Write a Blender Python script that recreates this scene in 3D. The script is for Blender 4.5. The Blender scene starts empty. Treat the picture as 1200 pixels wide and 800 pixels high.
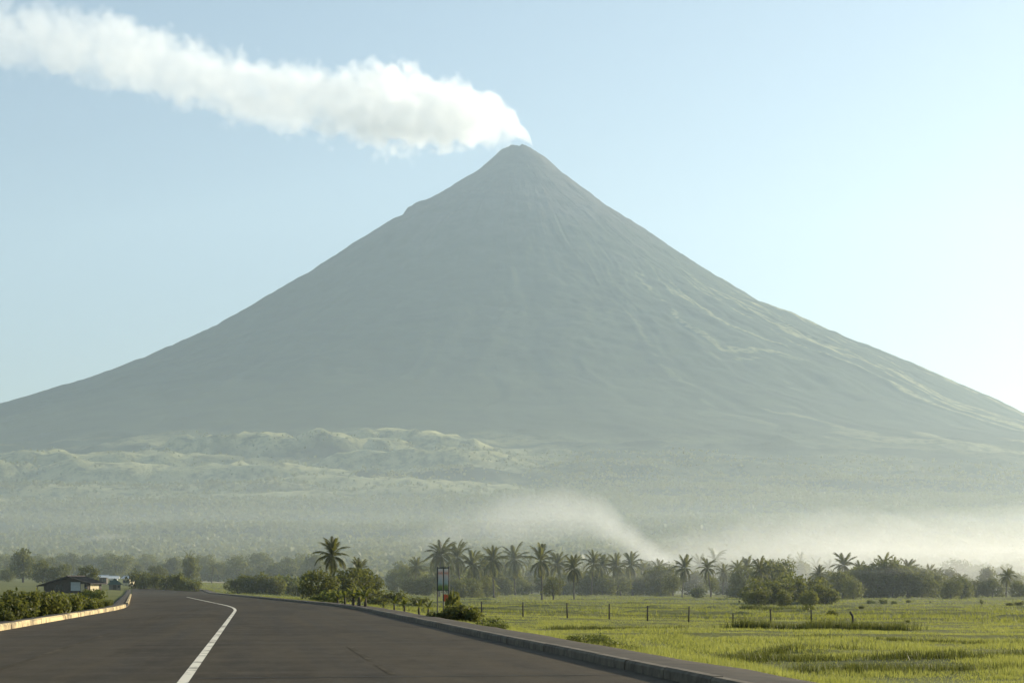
import bpy, math, random
import numpy as np
from mathutils import Vector, Matrix

random.seed(7)
RNG = np.random.default_rng(11)
SC = bpy.context.scene
COL = SC.collection
R = math.radians

# ------------------------------------------------------------------ camera
F_PX, HOR = 2000.0, 686.0            # focal length in px of the 1200 px photograph, horizon row
EYE = 1.6
cam_d = bpy.data.cameras.new('camera')
cam_d.sensor_width = 36.0
cam_d.lens = 36.0 * F_PX / 1200.0
cam_d.shift_y = (HOR - 400.0) / 1200.0
cam_d.clip_start, cam_d.clip_end = 0.1, 60000.0
cam = bpy.data.objects.new('camera', cam_d)
COL.objects.link(cam)
cam.location = (0, 0, EYE)
cam.rotation_euler = (R(90), 0, 0)
SC.camera = cam

# ------------------------------------------------------------------ light
SUN_AZ, SUN_EL = R(57), R(18)        # azimuth to the right of the view direction
world = bpy.data.worlds.new('World')
SC.world = world
world.use_nodes = True
wn = world.node_tree
wn.nodes.clear()
w_out = wn.nodes.new('ShaderNodeOutputWorld')
w_bg = wn.nodes.new('ShaderNodeBackground')
w_sky = wn.nodes.new('ShaderNodeTexSky')
w_sky.sky_type = 'NISHITA'
w_sky.sun_disc = False
w_sky.sun_elevation = SUN_EL
w_sky.sun_rotation = SUN_AZ
w_sky.altitude = 50
w_sky.air_density = 1.0
w_sky.dust_density = 1.0
w_sky.ozone_density = 1.0
w_bg.inputs['Strength'].default_value = 0.065
wn.links.new(w_sky.outputs[0], w_bg.inputs['Color'])
wn.links.new(w_bg.outputs[0], w_out.inputs['Surface'])

sun_d = bpy.data.lights.new('sun', 'SUN')
sun_d.energy = 5.0
sun_d.angle = R(0.6)
sun_d.color = (1.0, 0.885, 0.68)
sun = bpy.data.objects.new('sun', sun_d)
COL.objects.link(sun)
S = Vector((math.sin(SUN_AZ) * math.cos(SUN_EL), math.cos(SUN_AZ) * math.cos(SUN_EL), math.sin(SUN_EL)))
sun.rotation_euler = S.to_track_quat('Z', 'Y').to_euler()
sun.location = (60, 20, 60)

vs = SC.view_settings
vs.view_transform = 'Standard'
vs.look = 'None'
vs.exposure = 1.16
vs.gamma = 1.0
vs.use_curve_mapping = False
SC.cycles.volume_bounces = 8
SC.cycles.max_bounces = 12
SC.cycles.transparent_max_bounces = 8
SC.cycles.volume_max_steps = 512
SC.cycles.use_denoising = True

# ------------------------------------------------------------------ helpers
def link(o, parent=None):
    COL.objects.link(o)
    if parent is not None:
        o.parent = parent
    return o

def tag(o, label=None, cat=None, group=None, kind=None):
    if label: o['label'] = label
    if cat: o['category'] = cat
    if group: o['group'] = group
    if kind: o['kind'] = kind
    return o

def empty(name, loc, rz=0.0, sc=1.0):
    o = bpy.data.objects.new(name, None)
    o.location = loc
    o.rotation_euler = (0, 0, rz)
    o.scale = (sc, sc, sc)
    o.empty_display_size = 0.2
    return link(o)

def np_mesh(name, V, Fc, mat=None, smooth=False):
    """mesh from arrays: V (n,3), Fc (m,k) with one k"""
    V = np.asarray(V, dtype=np.float32)
    Fc = np.asarray(Fc, dtype=np.int32)
    m, k = Fc.shape
    me = bpy.data.meshes.new(name)
    me.vertices.add(len(V))
    me.vertices.foreach_set('co', V.ravel())
    me.loops.add(m * k)
    me.loops.foreach_set('vertex_index', Fc.ravel())
    me.polygons.add(m)
    me.polygons.foreach_set('loop_start', np.arange(0, m * k, k, dtype=np.int32))
    me.polygons.foreach_set('loop_total', np.full(m, k, dtype=np.int32))
    me.polygons.foreach_set('use_smooth', np.full(m, smooth, dtype=bool))
    me.update(calc_edges=True)
    if mat: me.materials.append(mat)
    return me

class MB:
    """collects boxes, prisms, tubes, sheets into one mesh"""
    def __init__(self):
        self.v, self.f = [], []
    def add(self, vs, fs):
        b = len(self.v)
        self.v += [tuple(p) for p in vs]
        self.f += [tuple(i + b for i in f) for f in fs]
    def box(self, x0, x1, y0, y1, z0, z1):
        self.add([(x0,y0,z0),(x1,y0,z0),(x1,y1,z0),(x0,y1,z0),(x0,y0,z1),(x1,y0,z1),(x1,y1,z1),(x0,y1,z1)],
                 [(0,3,2,1),(4,5,6,7),(0,1,5,4),(1,2,6,5),(2,3,7,6),(3,0,4,7)])
    def tube(self, pts, rad, n=6, cap=True):
        pts = [Vector(p) for p in pts]
        if not hasattr(rad, '__len__'): rad = [rad] * len(pts)
        vs, fs = [], []
        for i, p in enumerate(pts):
            d = (pts[min(i+1, len(pts)-1)] - pts[max(i-1, 0)]).normalized()
            a = Vector((0,0,1)) if abs(d.z) < 0.9 else Vector((1,0,0))
            u = d.cross(a).normalized(); w = d.cross(u)
            for j in range(n):
                t = 2*math.pi*j/n
                vs.append(p + (u*math.cos(t) + w*math.sin(t))*rad[i])
        for i in range(len(pts)-1):
            for j in range(n):
                fs.append((i*n+j, i*n+(j+1)%n, (i+1)*n+(j+1)%n, (i+1)*n+j))
        if cap:
            fs.append(tuple(range(n-1,-1,-1)))
            fs.append(tuple(range((len(pts)-1)*n, len(pts)*n)))
        self.add(vs, fs)
    def mesh(self, name, mat=None, smooth=False):
        me = bpy.data.meshes.new(name)
        me.from_pydata(self.v, [], self.f)
        if smooth:
            me.polygons.foreach_set('use_smooth', [True]*len(me.polygons))
        me.update()
        if mat: me.materials.append(mat)
        return me
    def build(self, name, mat, parent=None, smooth=False):
        return link(bpy.data.objects.new(name, self.mesh(name, mat, smooth)), parent)

def obj(name, me, parent=None):
    return link(bpy.data.objects.new(name, me), parent)

def ss(a, b, x):
    t = np.clip((x - a) / (b - a), 0, 1)
    return t*t*(3-2*t)

def vnoise(x, y, seed=0):
    xi = np.floor(x).astype(np.int64); yi = np.floor(y).astype(np.int64)
    fx = x - xi; fy = y - yi
    def h(a, b):
        n = (a*374761393 + b*668265263 + seed*1442695041) & 0x7fffffff
        n = ((n ^ (n >> 13)) * 1274126177) & 0x7fffffff
        return ((n ^ (n >> 16)) & 0xffff) / 65535.0
    u = fx*fx*fx*(fx*(fx*6-15)+10); v = fy*fy*fy*(fy*(fy*6-15)+10)
    return (h(xi,yi)*(1-u)+h(xi+1,yi)*u)*(1-v) + (h(xi,yi+1)*(1-u)+h(xi+1,yi+1)*u)*v

def fbm(x, y, seed=0, oct=4, gain=0.5):
    a, s, t = 1.0, 0.0, 0.0
    for i in range(oct):
        s = s + a*vnoise(x*2**i, y*2**i, seed+i*17); t += a; a *= gain
    return s/t

# ------------------------------------------------------------------ terrain
def road_x(Y):
    Y = np.asarray(Y, dtype=float)
    x = -0.1515*Y - 0.75
    t = np.clip(Y-105, 0, 35)
    return x - t*t/1000.0 - 0.07*np.clip(Y-140, 0, None)

HALF, HALF_L = 7.65, 8.05
CR = 0.988
def lat(X, Y):                       # signed distance to the right of the road's centre line
    return (X - road_x(Y))*CR

BUNDS = [(52, .14, .02), (72, .12, -.015), (128, .22, .02), (146, .35, -.02), (176, .38, .02), (214, .4, -.01), (262, .45, .015), (330, .5, 0), (410, .5, .01), (520, .55, 0)]
def plain(X, Y):
    X = np.asarray(X, dtype=float); Y = np.asarray(Y, dtype=float)
    u = lat(X, Y)
    Yc = np.maximum(Y, 1.0)
    z = -0.60*ss(9.6, 13.5, u) - 1.4*ss(20, 260, Y)*ss(9.5, 45, u)
    left = ss(-0.03, -0.12, X/Yc)
    rise = 12.0*(1-np.exp(-np.clip(Y-350, 0, None)/1000.0))
    z = z + left*rise
    off = ss(9.0, 14.0, np.abs(u))
    z = z + off*((fbm(X/14.0, Y/14.0, 3)-0.5)*0.30 + (fbm(X/60.0, Y/60.0, 5)-0.5)*0.5*ss(60, 200, Y))
    bsum = 0
    for (yb, h, sl) in BUNDS:
        c = yb + sl*X*4 + (fbm(X/18.0, X*0+yb, 9)-0.5)*yb*0.10
        bsum = bsum + h*np.exp(-((Y-c)/(0.5+yb*0.006))**2)*(0.35+0.9*ss(.35,.6,fbm(X/9.0, X*0+yb*3, 23)))
    z = z + bsum*ss(12, 20, u)
    z = z - 0.05*(1-off) + 0.12*off*ss(9.0, 9.6, np.abs(u))
    return z

SUMX, SUMY = 33.0, 9400.0
K = SUMY/F_PX
LP = [(0,2412),(60,2410),(103,2388),(221,2276),(409,2152),(560,2066),(620,2043),(648,1998),(738,1951),(973,1794),(1208,1630),(1443,1475),(1678,1332),(1913,1209),(2148,1100),(2383,999),(2618,913),(2853,836),(3290,707)]
RP = [(0,2412),(74,2404),(155,2350),(249,2262),(343,2188),(531,2038),(719,1913),(907,1776),(1142,1617),(1377,1466),(1612,1364),(1847,1244),(2082,1137),(2317,1025),(2552,909),(2787,780),(3290,605)]
TAIL = [(4400,405),(5400,228),(6400,128),(7400,44),(8200,-2),(8800,-12),(9300,-30)]
def prof(tab, r):
    t = tab+TAIL
    return np.interp(r, [p[0] for p in t], [p[1] for p in t])

LOBES = [(-1250,4650,520,120,45),(-700,4850,420,110,60),(-420,5080,260,90,55),(-900,4300,600,100,38),(-250,4500,300,110,48),(-1500,4350,500,120,35),(-180,4950,140,80,55),(520,4400,500,120,25),(-150,4200,240,80,26),(900,4200,400,100,15),(-900,3750,520,90,26),(-480,3560,420,80,20),(-300,3950,320,80,28),(-1250,3500,400,80,18)]
def volcano_z(X, Y):
    dx = X-SUMX; dy = Y-SUMY
    r = np.hypot(dx, dy)+1e-6
    w = 0.5+0.5*dx/r
    w = w*w*(3-2*w)
    z = prof(LP, r)*(1-w) + prof(RP, r)*w
    az = np.arctan2(dx, -dy)
    wob = (fbm(r/900.0, az*6, 41)-0.5)*0.25
    g1 = np.abs(fbm((az+wob*.6)*11.0, r/2600.0, 51, 3)-0.5)*2
    g2 = np.abs(fbm((az+wob)*30.0, r/1500.0, 61, 3)-0.5)*2
    g3 = fbm((az+wob)*90.0, r/500.0, 71, 3)-0.5
    env = ss(60, 900, r)*(1-ss(4200, 5600, r))
    z = z + env*((g1-.27)*20*ss(300,2400,r) + (g2-.27)*10 + g3*4)
    low = ss(3600, 4400, r)*(1-ss(6800, 7900, r))
    z = z + low*((fbm(X/420.0, Y/300.0, 81, 5)-0.5)*44 + (np.abs(fbm(X/120.0, Y/60.0, 85, 4)-0.5)-.12)*46*(1-ss(5000, 5900, r)))
    for (lx, ly, sx, sy, h) in LOBES:
        n = (fbm(X/170.0, Y/170.0, 91)-0.5)
        q = ((X-lx)/sx)**2 + ((Y-ly)/sy)**2 + n*1.2
        z = z + h*.90*(1-ss(0.15, 1.2, q))*(0.55+0.9*fbm(X/55., Y/40., 95, 4))
    top = 1-ss(60, 120, r)
    z = z + top*(fbm(X/28.0, Y/28.0, 99, 3)-0.5)*34
    z = z + (fbm(X/70.0, Y/70.0, 101, 3)-0.5)*18*ss(80, 260, r)*(1-ss(2200,3600,r))
    return z

def ground_z(X, Y):
    return float(max(plain(X, Y), volcano_z(np.array(X, dtype=float), np.array(Y, dtype=float))))

def hit(px, py, dmin=20.0, dmax=2500.0):
    """ground point seen at a place of the photograph (real position on the terrain)"""
    kx, kz = (px-600)/F_PX, (HOR-py)/F_PX
    D = np.geomspace(dmin, dmax, 1500)
    d = EYE + kz*D - plain(kx*D, D)
    i = np.argmax(d < 0) if (d < 0).any() else len(D)-1
    return Vector((kx*D[i], D[i], float(plain(kx*D[i], D[i]))))

def spot(px, D):
    x = (px-600)/F_PX*D
    return Vector((x, D, ground_z(x, D)))

def top_h(px, ytop, D):
    """height of a thing standing at distance D whose top shows at row ytop"""
    return EYE + (HOR-ytop)/F_PX*D - spot(px, D).z

# ------------------------------------------------------------------ materials
def nodes_of(name):
    m = bpy.data.materials.new(name)
    m.use_nodes = True
    nt = m.node_tree
    nt.nodes.clear()
    out = nt.nodes.new('ShaderNodeOutputMaterial')
    return m, nt, out

class N:
    def __init__(self, nt): self.nt = nt
    def new(self, t, **kw):
        n = self.nt.nodes.new(t)
        for k, v in kw.items(): setattr(n, k, v)
        return n
    def put(self, sock, v):
        if isinstance(v, bpy.types.NodeSocket): self.nt.links.new(v, sock)
        elif v is not None: sock.default_value = v
    def math(self, op, a, b=None, c=None, clamp=False):
        n = self.new('ShaderNodeMath', operation=op); n.use_clamp = clamp
        self.put(n.inputs[0], a)
        if b is not None: self.put(n.inputs[1], b)
        if c is not None: self.put(n.inputs[2], c)
        return n.outputs[0]
    def noise(self, vec, scale, detail=4, rough=0.55, dist=0.0):
        n = self.new('ShaderNodeTexNoise')
        if vec is not None: self.put(n.inputs['Vector'], vec)
        n.inputs['Scale'].default_value = scale
        n.inputs['Detail'].default_value = detail
        n.inputs['Roughness'].default_value = rough
        n.inputs['Distortion'].default_value = dist
        return n.outputs['Fac']
    def mapping(self, vec, scale=(1,1,1), rot=(0,0,0), loc=(0,0,0)):
        n = self.new('ShaderNodeMapping')
        self.put(n.inputs['Vector'], vec)
        n.inputs['Scale'].default_value = scale; n.inputs['Rotation'].default_value = rot; n.inputs['Location'].default_value = loc
        return n.outputs[0]
    def ramp(self, fac, stops):
        n = self.new('ShaderNodeValToRGB')
        el = n.color_ramp.elements
        el[0].position, el[0].color = stops[0][0], (*stops[0][1], 1)
        el[1].position, el[1].color = stops[-1][0], (*stops[-1][1], 1)
        for p, c in stops[1:-1]:
            e = el.new(p); e.color = (*c, 1)
        self.put(n.inputs[0], fac)
        return n.outputs[0]
    def mix(self, fac, a, b, mode='MIX'):
        n = self.new('ShaderNodeMix', data_type='RGBA', blend_type=mode)
        self.put(n.inputs[0], fac)
        self.put(n.inputs[6], a if isinstance(a, bpy.types.NodeSocket) else (*a, 1))
        self.put(n.inputs[7], b if isinstance(b, bpy.types.NodeSocket) else (*b, 1))
        return n.outputs[2]
    def maprange(self, v, a, b, c=0.0, d=1.0, smooth=False):
        n = self.new('ShaderNodeMapRange')
        if smooth: n.interpolation_type = 'SMOOTHSTEP'
        self.put(n.inputs[0], v)
        for i, q in enumerate((a, b, c, d)): n.inputs[i+1].default_value = q
        return n.outputs[0]
    def bump(self, h, strength, dist):
        n = self.new('ShaderNodeBump')
        self.put(n.inputs['Height'], h)
        n.inputs['Strength'].default_value = strength; n.inputs['Distance'].default_value = dist
        return n.outputs[0]
    def bsdf(self, color, rough=0.8, normal=None, spec=0.3):
        n = self.new('ShaderNodeBsdfPrincipled')
        self.put(n.inputs['Base Color'], color if isinstance(color, bpy.types.NodeSocket) else (*color, 1))
        self.put(n.inputs['Roughness'], rough)
        n.inputs['Specular IOR Level'].default_value = spec
        if normal is not None: self.put(n.inputs['Normal'], normal)
        return n.outputs[0]

def simple(name, c1, c2, scale=3.0, rough=0.8, bump=0.0, spec=0.3):
    m, nt, out = nodes_of(name); g = N(nt)
    tc = g.new('ShaderNodeTexCoord')
    f = g.noise(tc.outputs['Object'], scale, 6, .65)
    col = g.ramp(f, [(.3, c1), (.7, c2)])
    nor = g.bump(f, .6, bump) if bump else None
    nt.links.new(g.bsdf(col, rough, nor, spec), out.inputs['Surface'])
    return m

def leaf(name, c1, c2, trans=0.35, scale=0.6, rough=0.55, tcol=None):
    """leaf colour varies from clump to clump and from plant to plant; leaves let light through"""
    m, nt, out = nodes_of(name); g = N(nt)
    geo = g.new('ShaderNodeNewGeometry')
    oi = g.new('ShaderNodeObjectInfo')
    f = g.noise(geo.outputs['Position'], scale, 3, .6)
    f = g.math('ADD', f, g.math('MULTIPLY', g.math('SUBTRACT', oi.outputs['Random'], .5), .35))
    col = g.ramp(f, [(.3, c1), (.7, c2)])
    b = g.bsdf(col, rough, None, .25)
    t = g.new('ShaderNodeBsdfTranslucent')
    tc_ = tcol or tuple(min(1, v*k) for v, k in zip(c2, (1.7, 1.6, .9)))
    g.put(t.inputs['Color'], g.mix(.5, col, tc_))
    mx = g.new('ShaderNodeMixShader'); mx.inputs[0].default_value = trans
    nt.links.new(b, mx.inputs[1]); nt.links.new(t.outputs[0], mx.inputs[2])
    nt.links.new(mx.outputs[0], out.inputs['Surface'])
    return m

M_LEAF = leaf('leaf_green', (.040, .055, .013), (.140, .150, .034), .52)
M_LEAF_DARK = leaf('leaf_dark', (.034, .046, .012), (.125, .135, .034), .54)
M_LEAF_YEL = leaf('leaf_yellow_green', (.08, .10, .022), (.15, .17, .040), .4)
M_PALM = leaf('palm_leaf', (.034, .042, .012), (.125, .130, .036), .50)
M_FOREST = leaf('forest_leaf', (.018, .028, .010), (.150, .155, .050), .40, .09)
M_GRASS = leaf('grass_blade', (.084, .110, .026), (.245, .262, .075), .54, .22)
M_GRASS_DK = leaf('sedge_blade', (.045, .060, .015), (.110, .122, .032), .40, .3)
M_BARK = simple('bark', (.05, .042, .032), (.13, .11, .085), 4, .9, .02)
M_POST = simple('weathered_post', (.032, .027, .021), (.075, .065, .052), 6, .9, .01)
M_BLACK = simple('black_steel', (.012, .012, .012), (.03, .028, .026), 5, .5, 0, .5)
M_WIRE = simple('wire', (.05, .05, .05), (.10, .09, .08), 5, .6)
M_WHITE = simple('white_paint', (.60, .59, .55), (.80, .79, .75), 4, .6)
M_RED = simple('red_board', (.45, .05, .03), (.60, .14, .05), 5, .6)

def ground_mat():
    m, nt, out = nodes_of('field_ground'); g = N(nt)
    geo = g.new('ShaderNodeNewGeometry'); p = geo.outputs['Position']
    big = g.noise(g.mapping(p, (.012, .03, 1)), 1, 5, .6, .4)
    mid = g.noise(g.mapping(p, (.12, .30, 1)), 1, 5, .65)
    fine = g.noise(p, 2.2, 5, .7)
    c = g.ramp(mid, [(.30, (.050, .058, .020)), (.48, (.125, .136, .042)), (.62, (.190, .190, .060)), (.8, (.16, .142, .062))])
    c = g.mix(g.maprange(big, .42, .62), c, (.165, .165, .050))
    c = g.mix(g.maprange(fine, .35, .7, 0, .55), c, (.050, .055, .018))
    nor = g.bump(g.math('ADD', fine, g.math('MULTIPLY', mid, 2)), .8, .15)
    nt.links.new(g.bsdf(c, .95, nor, .1), out.inputs['Surface'])
    return m

def volcano_mat():
    m, nt, out = nodes_of('volcano_slope'); g = N(nt)
    geo = g.new('ShaderNodeNewGeometry'); p = geo.outputs['Position']
    sep = g.new('ShaderNodeSeparateXYZ'); nt.links.new(p, sep.inputs[0])
    at = g.new('ShaderNodeAttribute'); at.attribute_name = 'cover_and_sun'
    n1 = g.noise(p, .006, 6, .62)
    n2 = g.noise(p, .03, 5, .65)
    veg = g.ramp(n1, [(.3, (.020, .034, .018)), (.7, (.045, .062, .026))])
    rock = g.ramp(n2, [(.3, (.045, .047, .045)), (.7, (.085, .082, .076))])
    up = g.maprange(g.math('ADD', sep.outputs[2], g.math('MULTIPLY', g.math('SUBTRACT', n1, .5), 1400)), 1500, 2100, 0, 1, True)
    lowland = g.maprange(sep.outputs[2], 120, 330, 1, 0, True)
    veg = g.mix(lowland, veg, g.ramp(n2, [(.3, (.034, .040, .016)), (.7, (.085, .088, .034))]))
    c = g.mix(up, veg, rock)
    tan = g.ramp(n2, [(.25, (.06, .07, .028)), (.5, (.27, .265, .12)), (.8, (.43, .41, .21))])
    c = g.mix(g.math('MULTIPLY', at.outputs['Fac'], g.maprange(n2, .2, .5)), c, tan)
    nor = g.bump(g.math('ADD', n2, g.noise(p, .15, 3, .6)), .5, 6.0)
    nt.links.new(g.bsdf(c, .95, nor, .1), out.inputs['Surface'])
    return m

def asphalt_mat():
    m, nt, out = nodes_of('asphalt'); g = N(nt)
    geo = g.new('ShaderNodeNewGeometry'); p = geo.outputs['Position']
    along = g.mapping(p, (1, 1, 1), (0, 0, -R(8.6)))
    streak = g.noise(g.mapping(along, (1.1, .02, 1)), 1, 4, .55)
    cross = g.noise(g.mapping(along, (.05, .55, 1)), 1, 4, .6)
    patch = g.noise(g.mapping(along, (.18, .045, 1)), 1, 5, .6, .6)
    fine = g.noise(p, 28, 3, .7)
    c = g.ramp(streak, [(.3, (.036, .0290, .0178)), (.7, (.066, .053, .0325))])
    c = g.mix(g.maprange(patch, .47, .55, 0, .75), c, (.027, .0217, .0133))
    c = g.mix(g.maprange(cross, .47, .62, 0, .55), c, (.066, .053, .038))
    c = g.mix(g.maprange(fine, .35, .75, 0, .35), c, (.075, .061, .045))
    mott = g.noise(g.mapping(along, (1.6, .5, 1)), 1, 6, .75)
    c = g.mix(g.maprange(mott, .5, .72, 0, .6), c, (.085, .068, .044))
    c = g.mix(g.maprange(mott, .46, .28, 0, .6), c, (.022, .018, .0115))
    ro = g.maprange(streak, .3, .7, .75, .92)
    nor = g.bump(fine, .5, .008)
    at = g.new('ShaderNodeAttribute'); at.attribute_name = 'edge_dust'
    dust = g.math('MULTIPLY', g.math('POWER', at.outputs['Fac'], 3.0), g.maprange(g.noise(p, .9, 5, .7), .35, .65))
    c = g.mix(g.math('MULTIPLY', dust, .6), c, (.105, .082, .056))
    nt.links.new(g.bsdf(c, ro, nor, .08), out.inputs['Surface'])
    return m

def worn_mat(name, paint, under, keep, scale=3.0):
    m, nt, out = nodes_of(name); g = N(nt)
    geo = g.new('ShaderNodeNewGeometry'); p = geo.outputs['Position']
    a = g.noise(p, scale, 6, .75)
    b = g.noise(p, scale*.22, 3, .5)
    f = g.maprange(g.math('ADD', a, g.math('MULTIPLY', g.math('SUBTRACT', b, .5), .8)), keep-.08, keep+.08)
    c = g.mix(f, under, paint)
    nt.links.new(g.bsdf(c, .85, None, .05), out.inputs['Surface'])
    return m

M_GROUND, M_VOLC, M_ASPH = ground_mat(), volcano_mat(), asphalt_mat()
M_LINE = worn_mat('line_paint', (.66, .62, .52), (.13, .115, .09), .40)
M_LANE = worn_mat('worn_lane_paint', (.100, .084, .058), (.052, .042, .027), .60)
M_KERB_L = worn_mat('kerb_paint_cream', (.58, .46, .26), (.20, .165, .115), .46, 1.6)
M_KERB_R = simple('kerb_concrete', (.070, .058, .040), (.190, .155, .108), 2.5, .9, .01)
M_WALK = simple('sidewalk_soil_concrete', (.028, .022, .014), (.070, .054, .034), 1.3, .95, .02)
M_TAR = simple('tar_joint', (.012, .011, .010), (.024, .022, .02), 8, .7)

# ------------------------------------------------------------------ ground sheet
def ground_sheet():
    ang = np.concatenate([np.linspace(-180, -28, 40)[:-1], np.linspace(-28, 28, 420), np.linspace(28, 180, 40)[1:]])
    rad = np.concatenate([[1.0], np.geomspace(6, 800, 620), np.geomspace(810, 12500, 60)])
    A, Rr = np.meshgrid(np.radians(ang), rad)
    X = Rr*np.sin(A); Y = Rr*np.cos(A)
    Z = plain(X, Y)
    Z = np.where(Y < 2, np.minimum(Z, -0.06), Z)
    V = np.stack([X, Y, Z], -1).reshape(-1, 3)
    n = len(ang); i = np.arange(len(rad)-1)[:, None]*n + np.arange(n-1)[None, :]
    i = i.ravel()
    Fq = np.stack([i, i+1, i+n+1, i+n], -1)[:, ::-1]
    o = obj('ground', np_mesh('ground', V, Fq, M_GROUND, True))
    tag(o, 'flat yellow green grassy field with low paddy bunds', 'ground', kind='structure')
ground_sheet()

def volcano():
    az = np.radians(np.linspace(-150, 150, 900))
    rad = np.concatenate([[2.0], np.linspace(14, 900, 120), np.geomspace(908, 9200, 330)])
    A, Rr = np.meshgrid(az, rad)
    X = SUMX+Rr*np.sin(A); Y = SUMY-Rr*np.cos(A)
    Z = volcano_z(X, Y)
    V = np.stack([X, Y, Z], -1).reshape(-1, 3)
    n = len(az); i = (np.arange(len(rad)-1)[:, None]*n + np.arange(n-1)[None, :]).ravel()
    Fq = np.stack([i, i+1, i+n+1, i+n], -1)
    me = np_mesh('volcano', V, Fq, M_VOLC, True)
    # land cover: pale grass on the old lava fields at the foot; sunlit gully streaks painted onto the right flank
    r = Rr
    low = ss(3900, 4400, r)*(1-ss(5300, 6500, r))
    leftish = 1-ss(-150, 250, X)
    c = low*ss(.42, .56, fbm(X/260., Y/150., 201, 5))*(.25+.75*leftish)
    for (lx, ly, sx, sy, h) in LOBES[:7]+LOBES[10:]:
        q = ((X-lx)/sx)**2 + ((Y-ly)/sy)**2
        c = np.maximum(c, (1-ss(.5, 1.4, q+(fbm(X/90., Y/60., 205)-.5)*1.6)))
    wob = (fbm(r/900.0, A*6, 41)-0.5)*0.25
    st = ss(.62, .70, fbm((A+wob)*60., r/700., 211, 3))*ss(900, 1800, r)*(1-ss(4400, 5200, r))*ss(.1, .5, A)  # sun-caught ridge streaks, put into the slope colour
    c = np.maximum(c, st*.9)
    a = me.attributes.new('cover_and_sun', 'FLOAT', 'POINT')
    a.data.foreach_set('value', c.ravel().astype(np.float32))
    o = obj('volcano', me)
    tag(o, 'tall symmetrical volcano cone rising behind the plain', 'volcano', kind='structure')
volcano()

# ------------------------------------------------------------------ road
def rp(u, Y, dz=0.0):
    x = float(road_x(Y)); h = 0.25
    t = Vector((float(road_x(Y+h)-road_x(Y-h)), 2*h, 0)).normalized()
    nrm = Vector((t.y, -t.x, 0))
    p = Vector((x, Y, 0)) + nrm*u
    c = float(plain(x, Y))
    return Vector((p.x, p.y, c + 0.05 + dz))

YS = list(np.arange(-30, 260, 2.0)) + list(np.arange(260, 900, 8.0))
def strip(u0, u1, ys, dz):
    mb = MB(); vsx = []
    for y in ys:
        vsx += [rp(u0, y, dz), rp(u1, y, dz)]
    mb.add(vsx, [(2*i, 2*i+1, 2*i+3, 2*i+2) for i in range(len(ys)-1)])
    return mb
road = MB()
us = np.linspace(-HALF_L, HALF, 7)
rv = [rp(u, y, 0.02) for y in YS for u in us]
road.add(rv, [(a*7+b, a*7+b+1, (a+1)*7+b+1, (a+1)*7+b) for a in range(len(YS)-1) for b in range(6)])
road_o = road.build('road', M_ASPH, smooth=True)
da = road_o.data.attributes.new('edge_dust', 'FLOAT', 'POINT')
da.data.foreach_set('value', np.tile([1, .45, .2, 0, .2, .45, 1], len(YS)).astype(np.float32))
tag(road_o, 'wide dark grey brown asphalt highway bending left', 'road', kind='structure')
cl = strip(-0.49, -0.31, YS[:136], 0.026)
tag(cl.build('centre_line', M_LINE), 'solid white centre line painted along the highway', 'road marking', kind='structure')
for (ua, seq, m) in ((-4.0, [(14, 58), (64, 92)], M_LANE), (3.2, [(30, 33.5), (36, 44)], M_LANE)):
    for (a, b) in seq:
        l = strip(ua-.07, ua+.07, list(np.linspace(a, b, max(3, int((b-a)/2)))), 0.025)
        tag(l.build('lane_line', m), 'faint worn white lane line %s of the centre line' % ('left' if ua < 0 else 'right'), 'road marking', 'worn lane lines', kind='structure')
tar = MB()
for (ya, u0, u1) in ((29.2, -.2, HALF-.3), (47, -.3, HALF-.4), (71, -HALF_L+.5, -.6), (104, -HALF_L+.5, -.6)):
    a, b = rp(u0, ya), rp(u1, ya)
    pts = [a.lerp(b, t) + Vector((0, random.uniform(-.03, .03), 0)) for t in np.linspace(0, 1, 24)]
    vv = []
    for p in pts: vv += [p+Vector((0, -.045, .026)), p+Vector((0, .045, .026))]
    tar.add(vv, [(2*i, 2*i+2, 2*i+3, 2*i+1) for i in range(len(pts)-1)])
tag(tar.build('tar_joint', M_TAR), 'dark tar filled joint across the right lanes', 'road joint', kind='structure')

def kerb(name, side, H, W, mat, label, y0, y1, gaps=()):
    """kerb core with cast kerb stones as pieces"""
    u_in = HALF if side > 0 else -HALF_L
    core = MB()
    ys = [y for y in YS if y0 <= y <= y1+(200 if side > 0 else 4)]
    vv = []
    for y in ys:
        hh = .05 if any(a-1 < y < b+1 for a, b in gaps) else H-.03
        for (du, z) in ((.03, -.12), (.03, hh), (W-.03, hh), (W-.03, -.12)):
            vv.append(rp(u_in+side*du, y, z))
    fs = []
    for i in range(len(ys)-1):
        for j in range(3):
            f = (i*4+j, i*4+j+1, (i+1)*4+j+1, (i+1)*4+j)
            fs.append(f if side < 0 else f[::-1])
    core.add(vv, fs)
    k = core.build(name, M_KERB_R)
    tag(k, label, 'kerb', kind='structure')
    y = y0
    L = 3.0
    while y < y1:
        if not any(a <= y <= b for a, b in gaps):
            mb = MB(); vv = []
            jz = random.uniform(-.008, .008); ju = random.uniform(-.012, .012)
            for yy in (y+.02, y+L*.5, y+L-.02):
                for (du, z) in ((0, -.1), (0.012, H-.05), (0.05, H), (W-.03, H), (W, H-.03), (W, -.1)):
                    vv.append(rp(u_in+side*(du+ju), yy, z+jz))
            fs = []
            for i in range(2):
                for j in range(5):
                    f = (i*6+j, i*6+j+1, (i+1)*6+j+1, (i+1)*6+j)
                    fs.append(f if side < 0 else f[::-1])
            fs += [(0,1,2,3,4,5), (17,16,15,14,13,12)]
            mb.add(vv, fs)
            mb.build('kerb_stone', mat, k)
        y += L
    return k
kerb('kerb', 1, .21, .24, M_KERB_R, 'grey concrete kerb along the field side of the highway', 4, 320)
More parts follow.
